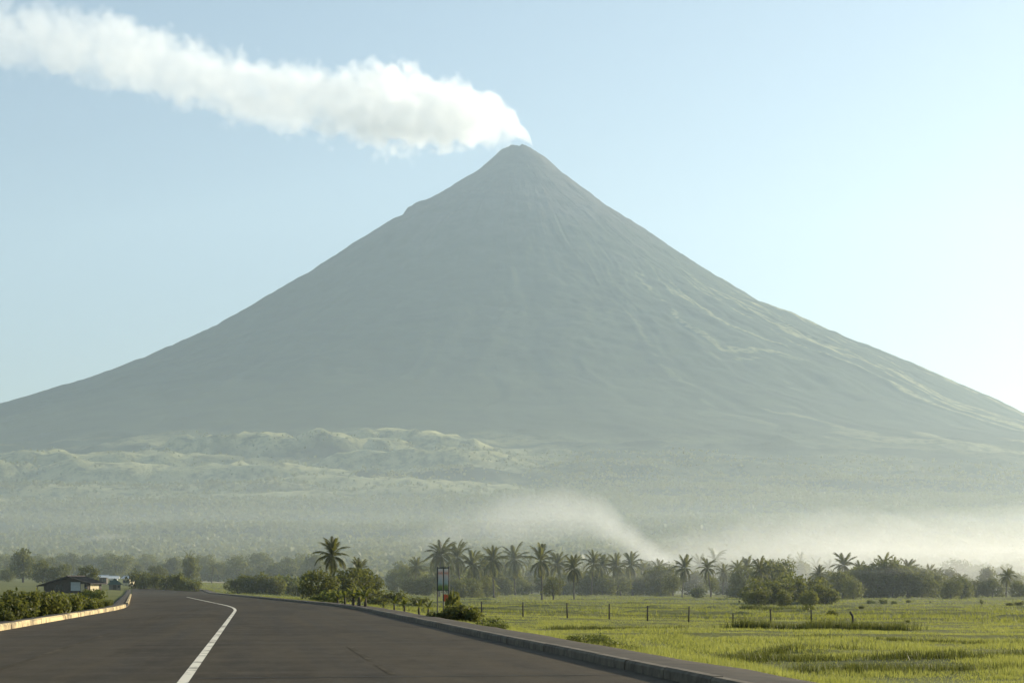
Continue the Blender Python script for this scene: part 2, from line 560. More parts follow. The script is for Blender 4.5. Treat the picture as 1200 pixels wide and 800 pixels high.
kerb('kerb', -1, .24, .26, M_KERB_L, 'cream painted kerb along the left side of the highway', 10, 290, gaps=[(127, 138)])

def walk(side, W, label):
    mb = MB(); vv = []; ys = [y for y in YS if y < 400]
    for y in ys:
        j = (float(fbm(y/3.0, side*9.0, 31))-.5)*.3
        for du, z in ((.22, .17), (.5, .180), (W*.7, .175), (W+j, .155), (W+j+.5, -.25)):
            vv.append(rp(side*((HALF if side > 0 else HALF_L)+du), y, z + (random.uniform(-.012, .012) if du > .3 else 0)))
    fs = []
    for i in range(len(ys)-1):
        for j in range(4):
            f = (i*5+j, i*5+j+1, (i+1)*5+j+1, (i+1)*5+j)
            fs.append(f if side < 0 else f[::-1])
    mb.add(vv, fs)
    tag(mb.build('sidewalk', M_WALK, smooth=True), label, 'sidewalk', kind='structure')
walk(1, 1.45, 'narrow brown dirt strewn sidewalk behind the right kerb')
walk(-1, 1.2, 'narrow dark sidewalk behind the cream kerb')

# ------------------------------------------------------------------ grass
def blades(name, P, H, Wd, per, mat, label, cat, lean=.5):
    n = len(P)*per
    B = np.repeat(P, per, 0) + np.stack([RNG.normal(0, 1, n)*np.repeat(Wd, per)*2.2, RNG.normal(0, 1, n)*np.repeat(Wd, per)*2.2, np.zeros(n)], -1)
    h = np.repeat(H, per)*RNG.uniform(.5, 1.15, n)
    w = np.repeat(Wd, per)*RNG.uniform(.6, 1.2, n)
    t = RNG.uniform(0, 2*np.pi, n)
    lx = RNG.normal(0, lean, n)*h*.6; ly = RNG.normal(0, lean, n)*h*.6
    c, s = np.cos(t)*w, np.sin(t)*w
    V = np.empty((n, 3, 3), dtype=np.float32)
    V[:, 0] = B - np.stack([c, s, np.full(n, .05)], -1)
    V[:, 1] = B + np.stack([c, s, np.full(n, -.05)], -1)
    V[:, 2] = B + np.stack([lx, ly, h], -1)
    o = obj(name, np_mesh(name, V.reshape(-1, 3), np.arange(n*3).reshape(-1, 3), mat, False))
    return tag(o, label, cat, kind='stuff')

def field_points(n, d0, d1, xl, xr, power=1.0):
    """random places on the field between two distances, evenly spread over the view"""
    D = d0*(d1/d0)**(RNG.uniform(0, 1, n)**power)
    X = (RNG.uniform(xl, xr, n)-600)/F_PX*D
    keep = lat(X, D) > HALF+1.35+RNG.uniform(0, .5, n)
    X, D = X[keep], D[keep]
    return X, D
X, D = field_points(230000, 24, 130, 330, 1300)
cl_ = fbm(X/2.2, D/2.2, 301, 3); pt = fbm(X/10., D/6., 305, 3)
k = RNG.uniform(0, 1, len(X)) < (.25+1.1*ss(.35, .65, cl_))
X, D, cl_, pt = X[k], D[k], cl_[k], pt[k]
Hh = (.05+.17*ss(.4, .75, cl_))*(.5+.8*pt)*(1-.35*ss(60, 95, D))
blades('field_grass', np.stack([X, D, plain(X, D)], -1), Hh, .006+D*.00016, 2, M_GRASS, 'bright yellow green grass covering the near field', 'grass')
X, D = field_points(110000, 120, 700, 0, 1300, .8)
pt = fbm(X/12., D/8., 315, 3)
k = RNG.uniform(0, 1, len(X)) < (.15+1.2*ss(.42, .62, pt))
X, D, pt = X[k], D[k], pt[k]
blades('field_grass', np.stack([X, D, plain(X, D)], -1), .12+.35*pt, .012+D*.00020, 2, M_GRASS, 'short hazy grass covering the distant field', 'grass')

def belt(px0, py0, px1, py1, n, h, spread, label, mat=M_GRASS_DK, wide=1.0):
    t = RNG.uniform(0, 1, n)
    A, B = hit(px0, py0), hit(px1, py1)
    X = A.x+(B.x-A.x)*t + RNG.normal(0, spread*.5, n); Y = A.y+(B.y-A.y)*t + RNG.normal(0, spread, n)
    k = (lat(X, Y) > HALF+1.6) & (RNG.uniform(0, 1, n) < .15+1.2*ss(.35, .62, fbm(X/1.6, Y/1.6, 333, 3)))
    X, Y = X[k], Y[k]
    Hs = h*(.45+.9*fbm(X/1.2, Y/3., 337, 3))
    blades('tall_grass', np.stack([X, Y, plain(X, Y)], -1), Hs, np.full(len(X), .010*wide)+Y*.00018, 2, mat, label, 'tall grass', .35)
belt(852, 736, 1075, 738, 2600, .55, .7, 'dark sedge strip in front of the short fence posts')
belt(640, 737, 800, 736, 1400, .24, .4, 'thin dark grass line below the row of fence posts')
belt(745, 764, 1010, 757, 1300, .24, .55, 'dark tall grass row starting beside the sidewalk')
belt(860, 775, 1260, 767, 2400, .26, .65, 'dark tall grass row across the lower right field')
belt(930, 788, 1260, 784, 2200, .24, .5, 'lowest dark grass row at the right corner of the field')
belt(940, 746, 1260, 757, 1400, .20, .25, 'thin dark bund grass at right beyond the grass rows')
belt(560, 706, 760, 707, 900, .25, .7, 'far dark grass line behind the wired fence posts')
belt(870, 713, 950, 713, 1800, .8, .8, 'low ragged hedge grass in front of the large shrub mass', M_GRASS_DK, 1.5)

# ------------------------------------------------------------------ foliage builders
def crown_mesh(name, lobes, n, size, mat, seed, shell=.55, flat=1.0):
    """many small leaf clumps through the volume of a few uneven lobes"""
    rng = np.random.default_rng(seed)
    wts = np.array([l[3]**2 for l in lobes]); wts = wts/wts.sum()
    idx = rng.choice(len(lobes), n, p=wts)
    L = np.array([l[:6] if len(l) >= 6 else (*l[:4], l[3], l[3]) for l in lobes])[idx]
    d = rng.normal(0, 1, (n, 3)); d /= np.linalg.norm(d, axis=1)[:, None]
    rr = shell + (1.08-shell)*rng.uniform(0, 1, n)**.6
    bump = .82+.36*vnoise(d[:, 0]*3+idx*7.3, d[:, 2]*3+d[:, 1]*2, seed)
    C = L[:, :3] + d*(rr*bump)[:, None]*L[:, 3:6]
    C[:, 2] = np.maximum(C[:, 2], size*.3)
    a = rng.normal(0, 1, (n, 3)); a /= np.linalg.norm(a, axis=1)[:, None]
    up = d*.6 + np.array([0, 0, .5]) + rng.normal(0, .5, (n, 3))
    b = np.cross(a, up); b /= np.linalg.norm(b, axis=1)[:, None]
    s = size*rng.uniform(.55, 1.25, n)[:, None]
    V = np.stack([C-a*s, C+b*s*.55, C+a*s, C-b*s*.55], 1).reshape(-1, 3)
    return np_mesh(name, V, np.arange(n*4).reshape(-1, 4), mat, False)

def trunk_mesh(name, h, r0, limbs, seed, mat=None):
    rnd = random.Random(seed)
    mb = MB()
    p = [Vector((0, 0, -.3))]
    for i in range(1, 5):
        p.append(Vector((rnd.uniform(-.05, .05)*h, rnd.uniform(-.05, .05)*h, h*i/4)))
    mb.tube(p, [r0*1.25, r0, r0*.85, r0*.7, r0*.5], 7)
    for (t, x, y, z) in limbs:
        a = p[1+int(t*3)]
        e = Vector((x, y, z))
        mb.tube([a, a.lerp(e, .5)+Vector((0, 0, .08*h)), e], [r0*.5, r0*.33, r0*.12], 5)
    return mb.mesh(name, mat or M_BARK, True)

# round broadleaf trees, height 1 unit = 6 m
def tree_kind(seed, mat, n=1500, size=.22, wide=1.0, low=1.6, tall=6.0):
    rnd = random.Random(seed)
    lobes, limbs = [], []
    R0 = (tall-low)*.36
    lobes.append((0, 0, low+(tall-low)*.45, R0*1.15*wide, R0*1.15*wide, R0*1.25))
    for i in range(7):
        a = i*2*math.pi/7+rnd.uniform(-.4, .4)
        q = rnd.uniform(.55, .9)*R0*wide
        z = low+(tall-low)*(.16+.62*((i*3) % 7)/6)
        rr = R0*rnd.uniform(.45, .72)
        lobes.append((math.cos(a)*q, math.sin(a)*q, z, rr, rr, rr*.85))
        limbs.append((rnd.uniform(0, .9), math.cos(a)*q*.9, math.sin(a)*q*.9, z))
    lobes.append((rnd.uniform(-.3, .3), rnd.uniform(-.3, .3), tall-R0*.5, R0*.6, R0*.6, R0*.5))
    return (trunk_mesh('trunk', low+(tall-low)*.55, .16*tall/6, limbs, seed), crown_mesh('crown', lobes, n, size, mat, seed, .35))

TREES = {
    'round': [tree_kind(s, M_LEAF_DARK, 1700, .20, 1.0, 1.3) for s in (1, 2)],
    'wide': [tree_kind(s, M_LEAF, 2600, .26, 1.3, .05) for s in (3, 4, 5)],
    'dark': [tree_kind(s, M_LEAF_DARK, 2600, .26, 1.2, .0) for s in (6, 7)],
    'yellow': [tree_kind(s, M_LEAF_YEL, 1500, .22, 1.2, .3) for s in (8,)],
    'slim': [tree_kind(s, M_LEAF, 1500, .26, .62, .5) for s in (9, 10)],
    'young': [tree_kind(s, M_LEAF_DARK, 500, .30, .9, 2.2) for s in (12,)],
}
cnt = {}
def tree(kind, loc, h, label, group=None, name='broadleaf_tree', cat='tree', sx=1.0):
    vs_ = TREES[kind]
    i = cnt.get(kind, 0); cnt[kind] = i+1
    tr, cr = vs_[i % len(vs_)]
    e = empty(name, loc, random.uniform(0, 6.28), h/6.0)
    e.scale = (h/6.0*sx, h/6.0*sx, h/6.0)
    obj('trunk', tr, e); obj('crown', cr, e)
    return tag(e, label, cat, group)

# shrubs: leafy mound to the ground, height 1 m
def shrub_kind(seed, mat, n, size, wide):
    rnd = random.Random(seed)
    lobes = [(0, 0, .42, .5*wide, .5*wide, .5)]
    for i in range(6):
        a = rnd.uniform(0, 6.28); q = rnd.uniform(.25, .62)*wide
        rr = rnd.uniform(.22, .38)
        lobes.append((math.cos(a)*q, math.sin(a)*q, rnd.uniform(.2, .68), rr, rr, rr))
    st = MB()
    for i in range(5):
        a = rnd.uniform(0, 6.28)
        st.tube([(0, 0, -.1), (math.cos(a)*.15*wide, math.sin(a)*.15*wide, .35), (math.cos(a)*.35*wide, math.sin(a)*.35*wide, .72)], [.03, .02, .008], 5)
    return (st.mesh('stem', M_BARK, True), crown_mesh('foliage', lobes, n, size, mat, seed, .4))
SHRUBS = {
    'weed': [shrub_kind(s, M_LEAF_YEL, 500, .10, 1.3) for s in (33, 34)],
    'near': [shrub_kind(s, M_LEAF, 2000, .080, 1.25) for s in (21, 22, 23)],
    'neardark': [shrub_kind(s, M_LEAF_DARK, 2000, .080, 1.25) for s in (24, 25)],
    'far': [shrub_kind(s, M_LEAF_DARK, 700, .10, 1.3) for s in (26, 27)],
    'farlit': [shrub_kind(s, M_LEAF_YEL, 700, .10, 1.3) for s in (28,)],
    'big': [shrub_kind(s, M_LEAF, 1800, .065, 1.2) for s in (29, 30, 31)],
}
def shrub(kind, loc, h, label, group=None, sx=1.0, name='shrub', cat='shrub'):
    vs_ = SHRUBS[kind]
    i = cnt.get(kind, 0); cnt[kind] = i+1
    st, fo = vs_[i % len(vs_)]
    e = empty(name, loc, random.uniform(0, 6.28), h)
    e.scale = (h*sx, h*sx, h)
    obj('stem', st, e); obj('foliage', fo, e)
    return tag(e, label, cat, group)

# coconut palms, 14 m tall
def frond_mesh(L, droop, seed, leaf_n=22):
    rnd = random.Random(seed)
    pts = []
    x = z = 0.0; a = 0.0
    for i in range(9):
        pts.append(Vector((x, 0, z)))
        x += math.cos(a)*L/8; z += math.sin(a)*L/8
        a -= droop/8*(0.6+i*.11)
    mb = MB()
    mb.tube(pts, [.06, .05, .045, .04, .035, .03, .022, .015, .008], 3, False)
    for i in range(leaf_n):
        t = .12+.88*i/(leaf_n-1)
        q = t*8; k = min(int(q), 7); p = pts[k].lerp(pts[k+1], q-k)
        d = (pts[k+1]-pts[k]).normalized()
        ll = L*.27*math.sin(math.pi*(.12+.80*t))**.7*rnd.uniform(.85, 1.1)
        for s in (-1, 1):
            tip = p + d*ll*.62 + Vector((0, s*ll*.62, -ll*rnd.uniform(.25, .75)))
            w = d*.14
            mb.add([p-w, p+w, tip], [(0, 1, 2)])
    return mb.mesh('frond', M_PALM)
FRONDS = [frond_mesh(5.0, d, s, 26) for d, s in ((.9, 1), (1.35, 2), (1.75, 3), (1.5, 4))]
FRONDS_FAR = [frond_mesh(5.0, d, s, 15) for d, s in ((.8, 5), (1.3, 6))]
def palm_trunk(seed):
    rnd = random.Random(seed)
    mb = MB(); lx, ly = rnd.uniform(-.7, .7), rnd.uniform(-.7, .7)
    pts, rad = [], []
    for i in range(15):
        t = i/14
        pts.append((lx*t*t, ly*t*t, -.4+10.9*t))
        rad.append((.26-.12*t + (.14*(1-t*8) if t < .12 else 0))*(1.06 if i % 2 else .97))
    mb.tube(pts, rad, 8)
    return mb.mesh('trunk', M_BARK, True), Vector(pts[-1])
P_TRUNKS = [palm_trunk(s) for s in range(5)]
NUTS = MB()
for i in range(7):
    a = i*.9; c = Vector((math.cos(a)*.3, math.sin(a)*.3, -.35-.1*(i % 2)))
    NUTS.tube([c+Vector((0, 0, -.16)), c+Vector((0, 0, -.08)), c+Vector((0, 0, .06)), c+Vector((0, 0, .14))], [.03, .13, .13, .03], 6)
NUTS = NUTS.mesh('coconut_cluster', M_LEAF_YEL, True)
npalm = [0]
def palm(px, ytop, D, label, group, nf=20, far=False, wide=1.0):
    loc = spot(px, D)
    h = top_h(px, ytop, D)
    i = npalm[0]; npalm[0] += 1
    rnd = random.Random(100+i)
    tm, tip = P_TRUNKS[i % 5]
    e = empty('coconut_palm', loc, rnd.uniform(0, 6.28), h/14.2)
    s = h/14.2
    e.scale = (s*wide, s*wide, s)
    obj('trunk', tm, e)
    pool = FRONDS_FAR if far else FRONDS
    big = rnd.uniform(.86, 1.16); sag = rnd.uniform(-10, 8); e.rotation_euler = (R(rnd.uniform(-5, 5)), R(rnd.uniform(-5, 5)), e.rotation_euler[2])
    nf = int(nf*rnd.uniform(.8, 1.15))
    for k in range(nf):
        t = k/(nf-1)
        if t > .3 and rnd.random() < .10: continue
        pitch = R(86 - 142*t**1.1 + sag + rnd.uniform(-12, 12))
        f = bpy.data.objects.new('frond', pool[min(len(pool)-1, int(t*len(pool)*.999))] if rnd.random() < .8 else rnd.choice(pool))
        f.location = tip + Vector((0, 0, .05-.25*t))
        f.rotation_euler = (0, -pitch, k*2.39996+rnd.uniform(-.25, .25))
        q = big*(rnd.uniform(.82, 1.08) if rnd.random() > .12 else rnd.uniform(.45, .7)); f.scale = (q, q, q)
        link(f, e)
    if not far:
        n_ = obj('coconut_cluster', NUTS, e); n_.location = tip
    return tag(e, label, 'palm', group)

ZL = [(38, 'left edge bushes'), (75, 'left half of the brown house'), (112, 'right half of the brown house'), (150, 'green roofed hut'), (190, 'left part of the roadside hedge'), (232, 'right part of the roadside hedge'), (280, 'low pale wall'), (330, 'hedge beyond the right kerb'), (2000, 'yellow green bush and roadside clump')]
ZR = [(530, 'sign and largest palm'), (600, 'palms over the first fence posts'), (660, 'clear trunked palm'), (720, 'leaning trunk palm'), (780, 'pair of palms by the smoke'), (860, 'two dome shaped trees'), (960, 'large shrub mass'), (1020, 'pale flowering hedge'), (1100, 'dark clump on the right'), (2000, 'lone sapling and spreading palm')]
def zone(x, table):
    return next(n for lim, n in table if x < lim)
# ------------------------------------------------------------------ palms in the tree line
G1 = 'coconut palms in the tree line'
palm(386, 633, 262, 'tall lone coconut palm rising over dark trees beside the road bend', None, 40)
PALMS = [
    (487, 652, 576, 'short hazy coconut palm at the left end of the palm row'),
    (515, 633, 504, 'largest full crowned coconut palm right above the black framed sign'),
    (540, 637, 558, 'coconut palm just right of the palm above the sign'),
    (556, 648, 504, 'lower coconut palm between two taller ones right of the sign'),
    (579, 641, 486, 'coconut palm with bright drooping fronds above the first fence posts'),
    (604, 640, 612, 'slender hazy coconut palm left of the clear trunked palm'),
    (635, 641, 430, 'dark coconut palm with clear trunk left of the small round tree'),
    (656, 648, 576, 'hazy coconut palm behind the small round tree'),
    (673, 653, 415, 'coconut palm with leaning trunk and hanging dead fronds'),
    (693, 646, 540, 'tall coconut palm right of the leaning trunk palm'),
    (706, 651, 576, 'lower coconut palm in front of the drifting smoke base'),
    (727, 651, 594, 'left palm of the pair standing before the bright smoke'),
    (741, 649, 612, 'right palm of the pair standing before the bright smoke'),
    (754, 657, 648, 'hazy short palm at the right end of the middle palm row'),
    (768, 656, 666, 'hazy palm beside the gap of bright smoke'),
    (799, 653, 504, 'coconut palm with sunlit fronds above the left dome shaped tree'),
    (833, 653, 513, 'coconut palm above the right dome shaped tree'),
    (847, 661, 558, 'low palm just right of the right dome shaped tree'),
    (864, 656, 546, 'hazy palm left of the large shrub mass'),
    (878, 653, 577, 'pale hazy palm behind the palm beside the shrub mass'),
    (890, 655, 390, 'dark palm with glinting fronds at the left edge of the shrub mass'),
    (993, 649, 499, 'coconut palm over the bushy tree right of the shrub mass'),
    (1036, 648, 484, 'tallest coconut palm over the dark clump on the right'),
    (1066, 655, 484, 'second coconut palm over the dark clump on the right'),
    (1086, 661, 499, 'third palm at the right end of the dark clump'),
    (1179, 665, 437, 'spreading coconut palm near the right edge of the photo'),
    (1051, 657, 476, 'palm crown squeezed between the two tall palms of the dark clump'),
    (1011, 658, 484, 'low palm crown at the left shoulder of the dark clump'),
    (1100, 666, 484, 'low palm crown just right of the dark clump'),
    (905, 656, 460, 'palm crown poking out of the tall dark trees behind the shrub mass'),
    (1126, 672, 499, 'small palm crown above the low light topped tree'),
    (960, 664, 484, 'palm crown over the right slope of the shrub mass'),
    (566, 652, 540, 'small palm crown filling the gap left of the drooping palm'),
    (420, 655, 300, 'slim young palm poking out of the trees right of the lone palm'),
]
for p_ in PALMS: palm(*p_, G1, 34)
G2 = 'hazy palms behind the tree line'
for (x, y, D) in ((820, 650, 980), (836, 643, 1000), (925, 652, 1050), (940, 649, 980), (955, 656, 1050), (971, 655, 960)):
    palm(x, y, D, 'pale hazy palm crown standing behind the trees and shrub mass on the right', G2, 20, True)
for (x, y, D) in ((526, 644, 760), (568, 650, 800), (592, 649, 840), (620, 652, 820), (645, 654, 850), (664, 656, 800), (684, 657, 860), (716, 656, 850)):
    palm(x, y, D, 'hazy palm crown filling the gaps behind the middle palm row', G2, 20, True)
for (x, y, D) in ((1152, 671, 900), (1136, 675, 820), (1196, 672, 850), (1109, 668, 860)):
    palm(x, y, D, 'faint hazy palm between the right tree clump and the edge', G2, 20, True)
for (x, y, D) in ((62, 652, 800), (84, 653, 820), (224, 647, 760), (248, 655, 720), (150, 652, 1100), (178, 655, 1050), (315, 655, 1000), (335, 657, 1050), (20, 645, 950), (282, 654, 1000), (120, 650, 1150), (355, 650, 1100)):
    palm(x, y, D, 'hazy palm of the far belt above the %s' % zone(x, ZL), G2, 20, True)

# ------------------------------------------------------------------ broadleaf trees
def T(kind, px, ytop, D, label, sx=1.0, group=None):
    return tree(kind, spot(px, D), max(1.2, top_h(px, ytop, D)), label, group, sx=sx)
T('dark', 374, 665, 235, 'dense dark tree at the foot of the lone tall palm', 1.15)
T('dark', 400, 672, 245, 'low dark tree right of the lone palm trunk', 1.0)
T('dark', 415, 663, 250, 'dark bushy tree between the lone palm and the light leaved tree')
T('wide', 432, 666, 255, 'light leaved tree at the right end of the roadside clump', .9)
T('round', 648, 675, 420, 'small dark round tree between the two clear trunked palms', 1.25)
T('round', 789, 672, 520, 'left dome shaped dark tree in the middle of the field edge', 1.15)
T('round', 834, 674, 530, 'right dome shaped dark tree below a palm', 1.1)
T('young', 1150, 702, 300, 'small lone sapling on a thin stem in the right field', 1.1)
T('wide', 466, 666, 640, 'hazy round tree left of the palm row', 1.1)
U = 'understorey trees below the palms'
for (k_, x, y, D, s, l) in (
    ('dark', 484, 676, 540, 1.2, 'dark leafy mass left of the sign below the palms'),
    ('dark', 500, 673, 531, 1.1, 'dark leafy mass right behind the sign'),
    ('dark', 537, 677, 486, 1.1, 'dark tree mass immediately right of the sign'),
    ('wide', 553, 676, 490, 1.1, 'lighter tree mass between two dark ones right of the sign'),
    ('dark', 570, 674, 504, 1.1, 'dark tree mass under the palm with bright drooping fronds'),
    ('wide', 592, 676, 612, 1.1, 'hazy low tree left of the clear trunked palm'),
    ('wide', 612, 677, 630, 1.1, 'hazy low tree behind the clear trunked palm'),
    ('wide', 660, 675, 630, 1.2, 'hazy low tree behind the leaning palm'),
    ('dark', 688, 673, 576, 1.2, 'hazy dark tree right of the leaning palm'),
    ('wide', 707, 670, 576, 1.2, 'hazy leafy tree before the smoke base'),
    ('dark', 724, 672, 594, 1.2, 'hazy dark tree under the left palm of the pair'),
    ('wide', 742, 669, 621, 1.2, 'hazy tree under the right palm of the pair'),
    ('wide', 757, 673, 648, 1.2, 'hazy low tree by the smoke gap'),
    ('dark', 774, 661, 576, 1.0, 'tall hazy tree left of the left dome shaped tree'),
    ('wide', 784, 662, 612, .9, 'hazy tree behind the left dome shaped tree'),
    ('wide', 815, 668, 630, 1.2, 'hazy tree between the two dome shaped trees'),
    ('wide', 852, 668, 612, 1.1, 'hazy tree right of the right dome shaped tree'),
    ('dark', 872, 661, 484, .9, 'hazy dark tree left behind the shrub mass'),
    ('dark', 900, 654, 437, .9, 'tall dark tree rising behind the left of the shrub mass'),
    ('wide', 912, 655, 445, .85, 'lighter tall tree behind the middle of the shrub mass'),
    ('wide', 987, 668, 437, 1.0, 'bushy tree below the palm right of the shrub mass'),
    ('wide', 1000, 676, 421, 1.0, 'low bushy tree next to the pale flowering hedge'),
    ('dark', 1012, 660, 468, 1.0, 'left dark tree of the right hand clump'),
    ('wide', 1028, 655, 468, 1.1, 'leafy tree below the tallest right hand palm'),
    ('dark', 1046, 658, 468, 1.0, 'dark tree in the middle of the right hand clump'),
    ('wide', 1063, 662, 468, 1.1, 'leafy tree below the second right hand palm'),
    ('dark', 1080, 664, 468, 1.0, 'dark tree near the right end of the clump'),
    ('wide', 1096, 667, 476, 1.0, 'light topped tree ending the right hand clump'),
    ('dark', 1114, 678, 437, 1.1, 'low dark tree right of the right hand clump'),
    ('wide', 1127, 675, 452, 1.1, 'low light topped tree right of the dark one'),
    ('wide', 1144, 679, 499, 1.1, 'hazy low tree behind the lone sapling'),
    ('wide', 1163, 676, 499, 1.2, 'hazy tree left of the spreading palm by the edge'),
    ('wide', 1195, 680, 468, 1.3, 'hazy low tree at the right edge'),
): T(k_, x, y, D, l, s, U)
for i in range(40):
    x = 474+i*18.6+random.uniform(-8, 8)
    T(random.choice(('wide', 'slim', 'dark')), x, random.uniform(655, 671), random.uniform(780, 1000), 'hazy tree deep behind the %s' % zone(x, ZR), 1.3, 'hazy trees behind the tree line')

for i in range(26):
    x = 482+i*11.6+random.uniform(-4, 4)
    T(random.choice(('wide', 'wide', 'slim')), x, random.uniform(660, 674), random.uniform(610, 700), 'light bushy tree filling the gap below the %s' % zone(x, ZR), 1.15, 'bushy trees below the middle palms')
for i in range(16):
    x = 866+i*21+random.uniform(-6, 6)
    T(random.choice(('wide', 'slim')), x, random.uniform(662, 676), random.uniform(520, 620), 'light bushy tree rising behind the %s' % zone(x, ZR), 1.0, 'bushy trees behind the right hand clump')
# left belt
for (k_, x, y, D, s, l) in (
    ('slim', 27, 642, 620, 1.1, 'tall hazy tree near the left edge of the photo'),
    ('wide', 50, 655, 560, 1.0, 'hazy broad tree left behind the brown house'),
    ('wide', 72, 660, 560, 1.0, 'hazy tree directly behind the brown house roof'),
    ('dark', 104, 661, 430, .95, 'dark round tree right behind the brown house'),
    ('slim', 224, 650, 620, 1.0, 'tall slim hazy tree above the dark roadside hedge'),
    ('wide', 10, 664, 640, 1.1, 'low hazy tree at the left edge'),
    ('dark', 185, 661, 640, 1.1, 'hazy tree behind the dark roadside hedge'),
): T(k_, x, y, D, l, s, 'hazy trees on the left')
for i in range(44):
    x = -20+i*9.2+random.uniform(-5, 5)
    T(random.choice(('wide', 'slim', 'wide', 'dark')), x, random.uniform(646, 664), random.uniform(880, 1250), 'hazy tree of the far belt above the %s' % zone(x, ZL), random.uniform(.9, 1.3), 'far belt of trees on the left')

# ------------------------------------------------------------------ shrubs and hedges
def Sh(kind, px, ytop, D, label, sx=1.0, group=None):
    return shrub(kind, spot(px, D), max(.2, top_h(px, ytop, D)), label, group, sx)
hd = [(158, 668, .75), (170, 669, .8), (183, 671, .8), (196, 671, .8), (208, 670, .8), (219, 675, .9), (228, 679, .9)]
for i, (x, y, s) in enumerate(hd):
    Sh('big' if i % 3 else 'far', x, y, 430-i*8, ['leftmost dark shrub of the hedge where the road vanishes', 'second dark shrub of the hedge where the road vanishes', 'third dark shrub of the hedge where the road vanishes', 'middle dark shrub of the roadside hedge', 'fifth shrub of the roadside hedge below the slim tree', 'sixth shrub of the roadside hedge beside the open field', 'low end shrub of the roadside hedge beside the open field'][i], s, 'roadside hedge at the bend')
hd2 = [(279, 675), (290, 672), (302, 674), (314, 671), (325, 675)]
for i, (x, y) in enumerate(hd2):
    Sh('big', x, y, 400, ['leftmost bush of the hedge beyond the right kerb', 'second bush of the hedge beyond the right kerb', 'middle bush of the hedge beyond the right kerb', 'fourth bush of the hedge beyond the right kerb', 'bush next to the yellow green round bush'][i], .8, 'hedge beyond the right kerb')
Sh('farlit', 338, 671, 410, 'rounded yellow green bush standing in the field', 1.0)
Sh('far', 350, 680, 400, 'small dark bush right of the yellow green one', .9)
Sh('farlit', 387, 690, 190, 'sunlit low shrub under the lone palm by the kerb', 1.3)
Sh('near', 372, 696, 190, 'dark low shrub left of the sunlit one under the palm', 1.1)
Sh('far', 460, 692, 250, 'small dark bush in the field left of the sign', 1.2)
Sh('far', 444, 698, 220, 'flat dark bush in the field beside the roadside clump', 1.6)
Sh('far', 490, 699, 220, 'flat dark bush in the field behind the sign', 1.8)
mass = [(884, 680, 319, 1.0), (899, 677, 328, .9), (913, 679, 323, .9), (927, 674, 336, .9), (941, 672, 344, 1.0), (956, 681, 328, .9), (968, 683, 323, .9), (890, 688, 294, .8), (920, 690, 294, .8), (948, 689, 294, .8)]
for i, (x, y, D, s) in enumerate(mass):
    Sh('big', x, y, D, ['left end shrub of the large shrub mass', 'second shrub from the left of the large shrub mass', 'shrub left of the middle of the large shrub mass', 'tall middle shrub of the large shrub mass', 'tallest shrub of the large shrub mass', 'shrub sloping down right of the tallest one', 'right end shrub of the large shrub mass', 'low front shrub at the left of the shrub mass', 'low front shrub in the middle of the shrub mass', 'low front shrub at the right of the shrub mass'][i], s, 'large shrub mass')
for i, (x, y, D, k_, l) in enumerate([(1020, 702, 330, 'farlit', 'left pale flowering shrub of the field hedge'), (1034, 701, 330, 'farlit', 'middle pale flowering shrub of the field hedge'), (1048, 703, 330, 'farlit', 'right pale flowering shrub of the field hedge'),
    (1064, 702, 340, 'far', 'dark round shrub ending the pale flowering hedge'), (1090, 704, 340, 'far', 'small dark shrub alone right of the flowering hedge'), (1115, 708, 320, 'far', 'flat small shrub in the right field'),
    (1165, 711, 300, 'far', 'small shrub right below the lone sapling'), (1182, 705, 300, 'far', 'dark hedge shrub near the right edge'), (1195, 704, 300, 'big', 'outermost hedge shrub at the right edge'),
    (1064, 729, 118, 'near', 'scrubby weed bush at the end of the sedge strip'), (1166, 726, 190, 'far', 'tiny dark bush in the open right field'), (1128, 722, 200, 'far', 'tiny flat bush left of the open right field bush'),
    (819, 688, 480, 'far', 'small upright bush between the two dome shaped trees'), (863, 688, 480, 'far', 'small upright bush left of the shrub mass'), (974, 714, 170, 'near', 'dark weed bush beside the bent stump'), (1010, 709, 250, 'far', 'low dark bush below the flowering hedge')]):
    Sh(k_, x, y, D, l, 1.1)

# spiky rosette plant
def agave(px, py, hgt, label):
    loc = hit(px, py)
    e = empty('spiky_plant', loc)
    rnd = random.Random(int(px))
    for i in range(14):
        a = i*2.4; t = rnd.uniform(.25, .95)
        d = Vector((math.cos(a)*math.cos(t*1.3), math.sin(a)*math.cos(t*1.3), math.sin(t*1.3)))
        s = d.cross(Vector((0, 0, 1))).normalized()*hgt*.08
        mb = MB()
        mb.add([-s, s, d*hgt*.6+s*.9, d*hgt+Vector((0, 0, -.05)), d*hgt*.6-s*.9], [(0, 1, 2, 3, 4)])
        mb.build('leaf', M_LEAF, e)
    return tag(e, label, 'plant')
agave(769, 699, 2.0, 'spiky pale rosette plant in the field below the smoke gap')

# banana plants at the road bend and drooping weeds along the kerb
BAN = []
def banana_leaf(L, droop):
    pts = []; x = z = 0; a = 0.0
    for i in range(7):
        pts.append((x, z)); x += math.cos(a)*L/6; z += math.sin(a)*L/6; a -= droop/6*(.4+i*.25)
    mb = MB(); vv = []
    for i, (x, z) in enumerate(pts):
        w = L*.15*math.sin(math.pi*min(.97, .06+i/6*.94))**.6
        vv += [(x, -w, z-w*.35), (x, 0, z), (x, w, z-w*.35)]
    fs = []
    for i in range(6):
        for j in range(2): fs.append((i*3+j, i*3+j+1, (i+1)*3+j+1, (i+1)*3+j))
    mb.add(vv, fs)
    return mb.mesh('leaf', M_LEAF, True)
BLEAF = [banana_leaf(1.0, d) for d in (1.2, 1.9, 2.6)]
stem_mb = MB(); stem_mb.tube([(0, 0, -.2), (0.01, 0, .5), (0, 0, 1.0)], [.10, .08, .05], 7)
